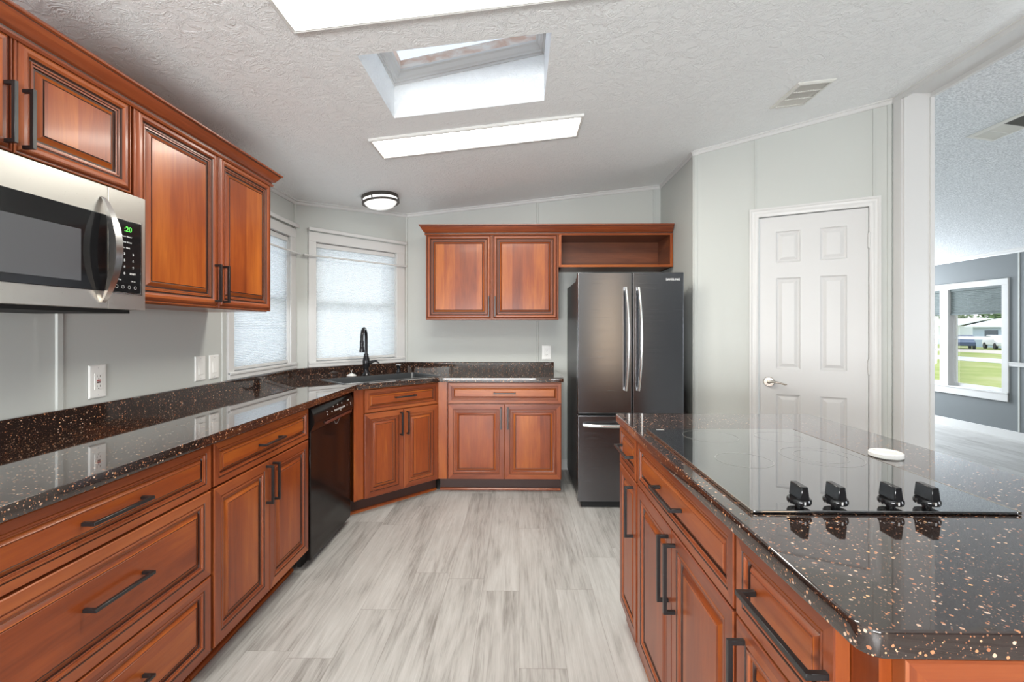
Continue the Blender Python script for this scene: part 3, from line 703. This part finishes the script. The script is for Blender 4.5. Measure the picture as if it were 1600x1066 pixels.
dirs = Vector((.13, -.99, 0)); pts = [Vector((0, 0, .17)), Vector((0, 0, .30))]
for k in range(1, 13):
    a = math.pi*k/12; pts.append(Vector((0, 0, .30))+dirs*(.082*(1-math.cos(a)))+Vector((0, 0, .082*math.sin(a))))
pts.append(pts[-1]+Vector((0, 0, -.02))); mb = MB(); mb.tube(pts, .0128, 14); mb.build('spout', 'bronze', t, smooth=50)
e = pts[-1]; mb = MB(); mb.lathe([(0, -.085), (.019, -.085), (.020, -.078), (.017, -.045), (.0145, -.03), (.016, -.024), (.016, .0), (.013, .008)], (e.x, e.y, e.z), 22); mb.build('spray_head', 'bronze', t, smooth=50)
mb = MB(); mb.tube([(.015, 0, .105), (.045, -.004, .108), (.05, -.004, .112), (.085, -.01, .118), (.112, -.014, .098)], [.015, .017, .015, .011, .005], flat=.8); mb.build('lever', 'bronze', t, smooth=50)
p = dg(.303, .56); t = thing('soap_dispenser', (p[0], p[1], .914), 0, 'dark soap dispenser with chrome pump top right of the faucet', 'soap dispenser')
mb = MB(); mb.lathe([(0, 0), (.022, 0), (.023, .004), (.016, .012), (.012, .03), (.015, .045), (.017, .058), (.012, .062)], seg=22); mb.build('base', 'bronze', t, smooth=50)
mb = MB(); mb.lathe([(.010, .060), (.022, .064), (.023, .070), (.016, .074), (0, .075)], seg=22); mb.tube([(0, 0, .068), (.02, -.03, .068), (.024, -.038, .064)], .006, 10); mb.build('pump_top', 'chrome', t, smooth=50)
p = dg(-.113, .57); t = thing('sink_stopper', (p[0], p[1], .9145), 0, 'small white and chrome sink stopper left of the faucet', 'sink stopper')
mb = MB(); mb.lathe([(0, 0), (.034, 0), (.037, .004), (.034, .010), (.022, .016), (.012, .020), (.006, .024)], seg=24); mb.build('cap', 'plastic', t, smooth=50)
mb = MB(); mb.lathe([(.006, .022), (.005, .034), (.009, .038), (.009, .044), (0, .047)], seg=16); mb.build('knob', 'chrome', t, smooth=50)

# ------------------------------------------------------------------ microwave
t = thing('microwave', (-1.32, .83, 1.355), R(90), 'stainless over-the-counter microwave hung below the short wall cabinet', 'microwave'); w, h = .757, .392
mb = MB(); mb.box((0, .028, 0), (w, .40, h)); mb.build('housing', mat('microwave_case', (.03, .03, .03), .4), t)
def pz(z): return z-1.355
mb = MB(); sw = 1.441-.83
mb.box((0, 0, 0), (sw-.001, .03, h)); do = bevel(mb.build('door', 'steel', t), .001)
mb = MB(); mb.box((sw+.001, 0, 0), (w, .03, h)); bevel(mb.build('control_housing', 'steel', t), .001)
mb = MB(); mb.box((.03, -.003, pz(1.41)), (sw-.004, .004, pz(1.655))); bevel(mb.build('door_glass', 'black_gloss', do), .002)
mb = MB(); mb.box((.10, -.0036, pz(1.435)), (1.348-.83, .002, pz(1.590))); mb.build('viewing_window', 'mw_window', do)
mb = MB(); mb.box((sw-.003+.005, -.003, pz(1.41)), (1.566-.83, .004, pz(1.655))); pnl = bevel(mb.build('keypad', 'black_gloss', t), .003)
mb = MB(); a_, b_, c_, d_ = sw+.002, 1.570-.83, pz(1.406), pz(1.659)
mb.box((b_-.004, -.004, c_), (b_, .0, d_)); mb.box((a_, -.004, c_), (b_, .0, c_+.004)); mb.build('keypad_trim', 'steel_bright', t)
# bowed handle
mb = MB(); n = 24; hx0 = 1.422-.83
for k in range(n):
    def q(i, s, side):
        a = i/n; z = pz(1.374)+(1.708-1.374)*a; bow = math.sin(math.pi*a)**.8; y = -.004-.052*bow+(0 if s == 0 else .002+.020*bow); wd = .007+.006*bow
        return (hx0+side*wd, y, z)
    for (s0, d0, s1, d1) in ((0, -1, 0, 1), (0, 1, 1, 1), (1, 1, 1, -1), (1, -1, 0, -1)):
        mb.face([q(k, s0, d0), q(k, s1, d1), q(k+1, s1, d1), q(k+1, s0, d0)])
mb.build('handle', 'steel_bright', do, smooth=50)
mb = MB(); mb.box((.02, .03, -.012), (w-.03, .36, .001)); mb.build('vent_grille', 'dark', t)
FR = (R(90), 0, 0)
text('logo', 'FRIGIDAIRE', .0205, 'mark', do, (.155, -.0034, pz(1.610)), FR, bold=.0006, sx_=.95)
text('clock_display', ':20', .024, 'green_led', pnl, (1.498-.83, -.0036, pz(1.617)), FR, bold=.0003)
rows = [('Power  Dimmer', 1.598, .0062), ('Reheat  Defrost', 1.579, .006), ('Timer  Clock', 1.560, .006)]
for s_, z, sz in rows: text('key_label', s_, sz, 'mark', pnl, (1.487-.83, -.0036, pz(z)), FR, bold=.0002)
for i, row in enumerate(('1 2 3', '4 5 6', '7 8 9')):
    for j, ch in enumerate(row.split()): text('key_digit', ch, .0105, 'mark', pnl, (1.462-.83+j*.034, -.0036, pz(1.538-i*.022)), FR, bold=.0003)
text('key_digit', '0', .0105, 'mark', pnl, (1.496-.83, -.0036, pz(1.472)), FR, bold=.0003); text('key_label', 'START', .0080, 'mark', pnl, (1.519-.83, -.0036, pz(1.473)), FR, bold=.0003)
text('key_label', 'Stop', .006, 'mark', pnl, (1.475-.83, -.0036, pz(1.452)), FR); text('key_label', '+30 sec', .006, 'mark', pnl, (1.523-.83, -.0036, pz(1.449)), FR)
for j in range(4):
    mb = MB(); cx = 1.469-.83+j*.024
    for k in range(16):
        a0, a1 = 2*math.pi*k/16, 2*math.pi*(k+1)/16
        mb.face([(cx+r*math.cos(a), -.0036, pz(1.430)+r*math.sin(a)) for r, a in ((.0055, a0), (.0055, a1), (.0047, a1), (.0047, a0))])
    mb.build('key_symbol', 'mark', pnl, weld=False)

# ------------------------------------------------------------------ refrigerator
t = thing('refrigerator', (.423, 3.28, 0), 0, 'dark stainless french door refrigerator beside the back base cabinet', 'refrigerator'); w = .758
mb = MB(); mb.box((.008, .085, .05), (w-.008, .80, 1.655)); bevel(mb.build('case', 'fridge_side', t), .004)
mb = MB(); mb.box((.03, .03, 0), (w-.03, .1, .05)); mb.build('kick_grille', 'dark', t)
for cx in (.05, w-.05):
    mb = MB(); mb.lathe([(0, 0), (.018, 0), (.018, .05), (0, .05)], (cx, .06, 0), 14); mb.build('foot', 'dark', t)
hc = .390
for a, b, hxx in ((0, hc-.003, .340), (hc+.003, w, .431)):
    mb = MB(); mb.box((a, 0, .684), (b, .075, 1.698)); d_ = bevel(mb.build('door', 'black_steel', t), .005, 3)
    pth = []
    for k in range(17):
        a_ = k/16; pth.append((hxx+(.010*math.sin(math.pi*a_))*(1 if hxx < hc else 1), -.022-.040*math.sin(math.pi*a_)**.7, .853+(1.588-.853)*a_))
    mb = MB(); mb.tube(pth, .0125, 12, flat=.8)
    for z in (.862, 1.579): mb.box((hxx-.008, -.024, z-.012), (hxx+.008, .001, z+.012))
    mb.build('handle', 'steel_bright', d_, smooth=50)
mb = MB(); mb.box((0, 0, .05), (w, .075, .668)); d_ = bevel(mb.build('freezer_drawer', 'black_steel', t), .005, 3)
pth = [(.04+(w-.08)*k/16, -.022-.035*math.sin(math.pi*k/16)**.6, .603) for k in range(17)]
mb = MB(); mb.tube(pth, .0135, 12)
for x in (.05, w-.05): mb.box((x-.012, -.024, .595), (x+.012, .001, .611))
mb.build('handle', 'steel_bright', d_, smooth=50)
mb = MB(); mb.box((.01, .03, .668), (w-.01, .08, .684)); mb.build('door_gap', 'dark', t)
for x in (.05, w-.05):
    mb = MB(); mb.box((x-.04, .05, 1.655), (x+.04, .20, 1.675)); mb.build('hinge_cover', 'fridge_side', t)
text('logo', 'SAMSUNG', .022, 'mark', t, (w-.128, -.0008, 1.640), FR, bold=.0006)

# ------------------------------------------------------------------ island
IX, IY1, IY0 = .445, 2.022, .600
ic = thing('island_countertop', (0, 0, .878), 0, 'black speckled island countertop with rounded corners under the cooktop', 'countertop')
curve2d('slab', [fillet([(.430, .5706), (1.283, .5706), (1.283, 2.036), (.430, 2.036)], [.028, .028, .012, .012], 8)], 0, .036, .0035, 'stone', ic)
def isl(y1, y0, label, end=None):
    t = thing('island_cabinet', (IX, y1, 0), R(-90), label, 'cabinet'); w = y1-y0
    mb = MB(); mb.box((0, .0235, .085), (w, .80, .877), grain=(0, 0, 1)); mb.box((0, .03, 0), (w, .80, .085)); mb.build('cabinet_box', 'cherry', t)
    return t, w
t, w = isl(IY1, 1.727, 'narrow cherry island cabinet with drawer and door, at the far end of the island')
front(t, 'drawer', .004, w-.016, ZG+.004, ZT-.002, (w/2-.005, .788, .20, False), sc=.62); front(t, 'door', .004, w-.016, .093, ZG-.002, (.235, .575, .20, True), sc=.8)
t, w = isl(1.724, .950, 'wide cherry island cabinet with one drawer over two doors, middle of the island')
front(t, 'drawer', .006, w-.004, ZG+.004, ZT-.002, (w/2-.02, .788, .20, False), sc=.62)
front(t, 'door', .006, w/2-.0015, .093, ZG-.002, (w/2-.03, .575, .20, True)); front(t, 'door', w/2+.0015, w-.004, .093, ZG-.002, (w/2+.03, .575, .20, True))
t, w = isl(.947, IY0, 'cherry island cabinet with drawer over door, nearest end of the island')
front(t, 'drawer', .006, w-.050, ZG+.004, ZT-.002, (.18, .788, .215, False), sc=.62); front(t, 'door', .006, w-.050, .093, ZG-.002, (.04, .575, .20, True), sc=.9)
ep = MB(); ep.rings(0, .085, .76, .873, [(i*1.1, y, m_) for i, y, m_ in BP], fill=2); ep = ep.build('end_panel', ['frame_cherry', 'glaze', 'cherry'], t, smooth=28)
ep.location = (w+.023, .040, 0); ep.rotation_euler = (0, 0, R(90))

# cooktop
t = thing('cooktop', (.472, .930, .914), 0, 'black glass electric cooktop with four knobs on the island', 'cooktop')
CW, CL = .537, .762
o = curve2d('glass_top', [fillet([(0, 0), (CW, 0), (CW, CL), (0, CL)], .008, 4)], .001, .007, .0018, 'black_glass', t)
for (a, b) in (((-.001, .0), (.0015, CL)), ((CW-.0015, .0), (CW+.001, CL))):
    mb = MB(); mb.box((a[0], a[1], .001), (b[0], b[1], .0078)); mb.build('side_trim', 'nickel', t)
for k, (cx, cy, r) in enumerate(((.185, .645, .090), (.415, .640, .075), (.160, .36, .075), (.400, .40, .105))):
    for rr in ((r,) if k != 3 else (r, r*.66)):
        mb = MB()
        for i in range(64):
            a0, a1 = 2*math.pi*i/64, 2*math.pi*(i+1)/64
            mb.face([(cx+q_*math.cos(a), cy+q_*math.sin(a), .0074) for q_, a in ((rr, a0), (rr, a1), (rr-.0022, a1), (rr-.0022, a0))])
        mb.build('burner_ring', 'ring_mark', t, weld=False)
mb = MB(); mb.box((.030, CL-.022, .0072), (.058, CL-.017, .0075)); mb.build('logo_mark', 'mark', t)
for x in (.570, .645, .758, .832):
    mb = MB(); c = (x+.012-.472, .955-.930, 0)
    mb.lathe([(.008, .007), (.008, .014), (.021, .014), (.0225, .017), (.0225, .022), (.021, .025), (0, .025)], c, 28)
    kb = mb.build('knob', 'black_gloss', t, smooth=40)
    ang = R(88); ca, sa = math.cos(ang), math.sin(ang); mb = MB()
    def rp_(u, v, z): return (c[0]+u*ca-v*sa, c[1]+u*sa+v*ca, z)
    for (u0, u1, v0, v1, z0, z1, k2) in ((-.0225, .0225, -.009, .009, .025, .053, .74),):
        B0 = [rp_(u0, v0, z0), rp_(u1, v0, z0), rp_(u1, v1, z0), rp_(u0, v1, z0)]; T0 = [rp_(u0*.93, v0*k2, z1), rp_(u1*.93, v0*k2, z1), rp_(u1*.93, v1*k2, z1), rp_(u0*.93, v1*k2, z1)]
        for i in range(4): j = (i+1) % 4; mb.face([B0[i], B0[j], T0[j], T0[i]])
        mb.face(T0); mb.face(B0[::-1])
    bevel(mb.build('grip', 'black_gloss', kb), .0015)
    mb = MB(); mb.face([(c[0]+.0228*math.cos(R(a)), c[1]+.0228*math.sin(R(a)), z) for a, z in ((262, .017), (270, .017), (270, .0235), (262, .0235))]); mb.build('pointer_mark', 'mark', kb)
# white disc
t = MB(); t.lathe([(0, 0), (.039, 0), (.042, .003), (.042, .013), (.039, .016), (.030, .0165), (.029, .0145), (0, .0145)], seg=40)
tag(t.build('round_lid', 'plastic', loc=(1.076, 1.352, .9142), smooth=40), 'small round white lid lying on the island counter beside the cooktop', 'lid')

# ------------------------------------------------------------------ outlets and switches
def plate(name, loc, rz, w, h, label, cat, kind):
    t = thing(name, loc, rz, label, cat)
    mb = MB(); mb.rings(-w/2, -h/2, w/2, h/2, [(0, 0, 0), (0, -.003, 0), (.004, -.006, 0), (.012, -.0065, 0)]); mb.build('cover_plate', 'plastic', t)
    mb = MB(); mb.box((-.0165, -.0085, -.033), (.0165, -.005, .033)); ins = bevel(mb.build('rocker' if kind == 'switch' else 'socket_face', 'plastic', t), .001)
    if kind == 'switch': ins.rotation_euler = (R(-3), 0, 0)
    else:
        for zc in (-.020, .020):
            mb = MB()
            for x in (-.007, .006): mb.box((x-.001, -.0089, zc-.003), (x+.001, -.0080, zc+.005))
            mb.lathe([(0, -.0089), (.0024, -.0089), (.0024, -.008)], (0, 0, zc-.009), 10, axis='y'); mb.build('socket_slots', 'slot', ins)
        if kind == 'gfci':
            mb = MB(); mb.box((-.007, -.0100, .001), (.007, -.008, .0065)); mb.build('reset_button', 'red', ins)
            mb = MB(); mb.box((-.007, -.0100, -.0065), (.007, -.008, -.001)); mb.build('test_button', mat('dark_red_button', (.08, .02, .02), .4), ins)
    for z in (-h/2+.013, h/2-.013):
        mb = MB(); mb.lathe([(0, -.0075), (.003, -.0073), (.003, -.006)], (0, 0, z), 10, axis='y'); mb.build('screw', 'mark', t)
    return t
plate('wall_outlet', (XL+.001, 1.826, 1.077), R(90), .076, .135, 'white wall outlet with red reset button, on the left wall under the microwave', 'outlet', 'gfci')
plate('light_switch', (XL+.001, 2.423, 1.078), R(90), .080, .133, 'white rocker light switch on the left wall, the one farther from the window', 'light switch', 'switch')
plate('light_switch', (XL+.001, 2.534, 1.078), R(90), .080, .133, 'white rocker light switch on the left wall, next to the window frame', 'light switch', 'switch')
plate('wall_outlet', (.2545, YB-.001, 1.076), 0, .088, .132, 'white wall outlet on the back wall above the counter, beside the refrigerator', 'outlet', 'outlet')

# ------------------------------------------------------------------ ceiling lights, vents
SL = math.atan(.11)
def on_ceiling(name, cx, cy, label, cat, slope=-SL, z=None, group=None):
    t = thing(name, (cx, cy, z if z is not None else cz(cx)), 0, label, cat, group); t.rotation_euler = (0, slope, 0); return t
def tube_light(x0, x1, y0, y1, label):
    t = on_ceiling('ceiling_light', (x0+x1)/2, (y0+y1)/2, label, 'ceiling light'); a, b = (x1-x0)/2/math.cos(SL), (y1-y0)/2; f = .022
    mb = MB(); 
    for (i0, z0, i1, z1) in ((0, 0, 0, -.012), (0, -.012, .006, -.016), (.006, -.016, .012, -.012), (.012, -.012, .016, -.016), (.016, -.016, f, -.010)):
        c0 = [(-a+i0, -b+i0, z0), (a-i0, -b+i0, z0), (a-i0, b-i0, z0), (-a+i0, b-i0, z0)]; c1 = [(-a+i1, -b+i1, z1), (a-i1, -b+i1, z1), (a-i1, b-i1, z1), (-a+i1, b-i1, z1)]
        for e_ in range(4): g = (e_+1) % 4; mb.face([c0[e_], c0[g], c1[g], c1[e_]])
    mb.build('frame', 'fixture_metal', t)
    mb = MB(); mb.face([(-a+f, -b+f, -.010), (a-f, -b+f, -.010), (a-f, b-f, -.010), (-a+f, b-f, -.010)]); mb.build('diffuser', 'fixture', t)
tube_light(-.86, .368, 2.578, 2.850, 'long rectangular lit ceiling light between the skylight and the back wall')
tube_light(-.825, .403, 1.372, 1.646, 'long rectangular lit ceiling light at the top edge, nearer than the skylight')
t = on_ceiling('dome_light', -1.105, 3.60, 'round flush ceiling light with dark double ring over the sink corner', 'ceiling light'); 
mb = MB(); mb.lathe([(0, 0), (.140, 0), (.143, -.006), (.143, -.022), (.137, -.026), (.132, -.022), (.132, -.002)], seg=48); mb.build('canopy', 'dome_trim', t, smooth=40)
mb = MB(); mb.lathe([(.133, -.022), (.128, -.045), (.118, -.065), (.095, -.084), (.06, -.096), (0, -.101)], seg=48); mb.build('glass_dome', 'dome_glass', t, smooth=50)
mb = MB(); mb.lathe([(.136, -.047), (.143, -.047), (.143, -.060), (.130, -.060), (.130, -.047), (.136, -.047)], seg=48); mb.build('ring', 'dome_trim', t, smooth=40)
for a in (20, 140, 260):
    mb = MB(); x, y = .1425*math.cos(R(a)), .1425*math.sin(R(a)); mb.tube([(x, y, -.015), (x, y, -.058)], .004, 8); mb.build('spacer', 'dome_trim', t)
def vent(x0, x1, y0, y1, label, slope, zf, secs, cols):
    cx, cy = (x0+x1)/2, (y0+y1)/2; t = on_ceiling('ceiling_vent', cx, cy, label, 'air vent', slope, zf(cx)); a, b = (x1-x0)/2, (y1-y0)/2
    mb = MB()
    for (i0, z0, i1, z1) in ((0, 0, 0, -.004), (0, -.004, .012, -.010), (.012, -.010, .022, -.010), (.022, -.010, .022, 0)):
        c0 = [(-a+i0, -b+i0, z0), (a-i0, -b+i0, z0), (a-i0, b-i0, z0), (-a+i0, b-i0, z0)]; c1 = [(-a+i1, -b+i1, z1), (a-i1, -b+i1, z1), (a-i1, b-i1, z1), (-a+i1, b-i1, z1)]
        for e_ in range(4): g = (e_+1) % 4; mb.face([c0[e_], c0[g], c1[g], c1[e_]])
    mb.build('frame', 'vent', t)
    mb = MB(); mb.face([(-a+.02, -b+.02, -.001), (a-.02, -b+.02, -.001), (a-.02, b-.02, -.001), (-a+.02, b-.02, -.001)]); mb.build('backing', 'vent_dark', t)
    L = (2*b-.044)/len(secs)
    for si, s_ in enumerate(secs):
        y_ = -b+.022+si*L; mb = MB(); n = 12
        mb.box((-a+.02, y_+L-.006, -.010), (a-.02, y_+L, -.001))
        for k in range(n):
            x = -a+.024+(2*a-.048)*k/n; dx = .010
            mb.face([(x, y_, -.002), (x, y_+L-.006, -.002), (x+dx*s_, y_+L-.006, -.010), (x+dx*s_, y_, -.010)])
        mb.build('louvre', cols[si], t, weld=False)
vent(1.525, 1.735, 2.51, 2.80, 'small louvred vent on the sloped kitchen ceiling', -SL, cz, (.25, .25, .9), ('vent', 'vent', 'vent'))
vent(3.115, 3.30, 2.76, 3.225, 'louvred vent on the textured living area ceiling', math.atan(.1488), cz2, (.3, .3, 1., .6), ('vent_dark', 'vent_dark', 'vent', 'vent'))

# ------------------------------------------------------------------ outside the living area window
GZ = -.75
def grass():
    m = mat('lawn_grass', (.35, .42, .10), .9, spec=.1); g = N(m); o = g.tc.outputs['Object']
    a = g.noise(o, .35, 5, .65); b = g.noise(o, 9, 3, .6)
    c = g.ramp(a, [(.35, (.26, .32, .07)), (.55, (.40, .41, .15)), (.68, (.50, .45, .26))]); g.l(g.mix(g.math('MULTIPLY', b, .35), c, (.20, .26, .06)), g.b.inputs['Base Color']); return m
M['grass'] = grass(); M['road'] = mat('pale_road', (.62, .60, .57), .9); M['asphalt'] = mat('dirt_verge', (.55, .47, .38), .9)
mb = MB(); mb.face([(XF+.3, -60, GZ), (220, -60, GZ), (220, 260, GZ), (XF+.3, 260, GZ)]); struct(mb.build('lawn', 'grass'))
mb = MB(); mb.face([(-60, -80, GZ-.02), (XF+.4, -80, GZ-.02), (XF+.4, 120, GZ-.02), (-60, 120, GZ-.02)]); struct(mb.build('yard', 'road'))
mb = MB(); mb.box((29, -60, GZ), (33, 200, GZ+.02)); struct(mb.build('road', 'road'))
mb = MB(); mb.box((40, -60, GZ), (46, 200, GZ+.02)); struct(mb.build('driveway', 'asphalt'))
M['siding'] = mat('pale_blue_siding', (.45, .53, .62), .7); M['siding_w'] = mat('white_siding', (.75, .78, .8), .7); M['roof_w'] = mat('white_roof', (.85, .85, .84), .5); M['pane_d'] = mat('dark_pane', (.06, .08, .10), .1); M['trunk'] = mat('bark', (.16, .12, .09), .9)
M['leaf'] = mat('foliage', (.13, .20, .06), .8); M['leaf2'] = mat('foliage_pale', (.26, .32, .15), .8); M['tyre'] = mat('tyre', (.02, .02, .02), .8)
def home(x, y, L, wd, h, sid, label):
    t = thing('mobile_home', (x, y, GZ), 0, label, 'house')
    mb = MB(); mb.box((0, 0, 0), (wd, L, h)); mb.build('house_wall', sid, t)
    mb = MB(); e_ = .5
    for (a, b) in ((-e_, L+e_),):
        P = [(-e_, h), (wd/2, h+.9), (wd+e_, h), (wd+e_, h+.14), (wd/2, h+1.04), (-e_, h+.14)]
        for i in range(6): j = (i+1) % 6; mb.face([(P[i][0], a, P[i][1]), (P[j][0], a, P[j][1]), (P[j][0], b, P[j][1]), (P[i][0], b, P[i][1])])
        mb.face([(p[0], a, p[1]) for p in P]); mb.face([(p[0], b, p[1]) for p in P])
    mb.build('roof', 'roof_w', t)
    for k in range(int(L//4)):
        mb = MB(); mb.box((-.05, 1.2+k*4, 1.0), (.02, 2.6+k*4, 1.95)); mb.build('window', 'pane_d', t)
home(53, 38, 16, 7, 2.3, 'siding', 'pale blue mobile home with white roof seen through the living area window, right one')
home(58, 61, 14, 7, 2.5, 'siding_w', 'white mobile home with white roof seen through the living area window, left one')
def car(x, y, rz, m, label):
    t = thing('car', (x, y, GZ), rz, label, 'car'); prof = [(-2.2, .35), (-2.25, .75), (-1.4, .95), (-.7, 1.42), (.9, 1.45), (1.6, 1.0), (2.2, .9), (2.25, .4)]
    mb = MB()
    for s_ in (-.85, .85): mb.face([(a, s_, b) for a, b in prof])
    for i in range(len(prof)): j = (i+1) % len(prof); mb.face([(prof[i][0], -.85, prof[i][1]), (prof[j][0], -.85, prof[j][1]), (prof[j][0], .85, prof[j][1]), (prof[i][0], .85, prof[i][1])])
    bevel(mb.build('car_body', m, t), .08)
    mb = MB()
    for s_ in (-.86, .86): mb.face([(a, s_, b) for a, b in ((-1.2, .98), (-.65, 1.34), (.85, 1.36), (1.35, 1.0))])
    mb.build('side_windows', 'pane_d', t)
    for a in (-1.4, 1.4):
        for s_ in (-.8, .8):
            mb = MB(); mb.lathe([(0, -.1), (.33, -.1), (.33, .1), (0, .1)], (a, s_, .33), 20, axis='y'); mb.build('wheel', 'tyre', t)
car(46.8, 48.9, R(52), mat('car_blue', (.05, .08, .14), .3), 'dark blue car parked before the mobile homes outside the window')
car(50.0, 48.0, R(60), mat('car_white', (.75, .76, .78), .3), 'white car parked before the mobile homes outside the window, right of the blue one')
car(47.6, 55.0, R(48), mat('car_grey', (.25, .27, .3), .3), 'grey car parked farthest left beyond the living area window')
def tree(x, y, h, r, m, label):
    t = thing('tree', (x, y, GZ), 0, label, 'tree'); rnd = random.Random(int(x*7+y))
    mb = MB(); mb.tube([(0, 0, 0), (.1, 0, h*.3), (0, .1, h*.6), (.1, .1, h*.85)], [.22, .17, .12, .05], 8); mb.build('trunk', 'trunk', t, smooth=60)
    mb = MB()
    for k in range(900):
        d = Vector((rnd.gauss(0, 1), rnd.gauss(0, 1), rnd.gauss(0, .75))).normalized()*r*(rnd.random()**.4); c = Vector((d.x, d.y, h*.72+d.z*.8)); a = Vector((rnd.gauss(0, 1), rnd.gauss(0, 1), rnd.gauss(0, 1))).normalized()*.28; b = a.orthogonal().normalized()*.2
        mb.face([c-a, c+b, c+a, c-b])
    mb.build('crown', m, t, weld=False)
for x, y, h, r, m, lb in ((70, 67, 5.0, 2.6, 'leaf', 'dark green tree behind the mobile homes, right of the others'), (68, 73.5, 5.6, 3.0, 'leaf2', 'pale green tree behind the white mobile home'), (70, 80.5, 5.5, 3.2, 'leaf', 'green tree farthest left behind the homes'), (49.5, 44.6, 2.4, 1.0, 'leaf2', 'small pale green tree before the blue mobile home'), (32, 35.8, 5.6, 1.5, 'leaf2', 'slender green tree near the road outside the left window bay')):
    tree(x, y, h, r, m, lb)
t = MB(); t.tube([(0, 0, 0), (0, 0, 6.5)], [.5, .42], 12); tag(t.build('utility_tower', 'siding', loc=(92, 89, GZ)), 'grey blue post rising behind the homes outside the window', 'post')

# ------------------------------------------------------------------ groups of repeats
GROUPS = {'cellular_shade': 'pleated shades in the windows', 'curtain_rod': 'white curtain rods over the kitchen windows', 'light_switch': 'rocker switches on the left wall',
          'wall_outlet': 'outlets above the counters', 'ceiling_light': 'recessed rectangular ceiling lights', 'ceiling_vent': 'vents in the ceilings', 'car': 'cars parked across the road',
          'mobile_home': 'mobile homes across the road', 'tree': 'trees outside the living area window', 'base_cabinet': 'cherry base cabinets along the walls',
          'wall_cabinet': 'cherry wall cabinets', 'island_cabinet': 'cherry cabinets of the island'}
for o in D.objects:
    k = o.name.split('.')[0]
    if o.parent is None and 'label' in o and k in GROUPS: o['group'] = GROUPS[k]
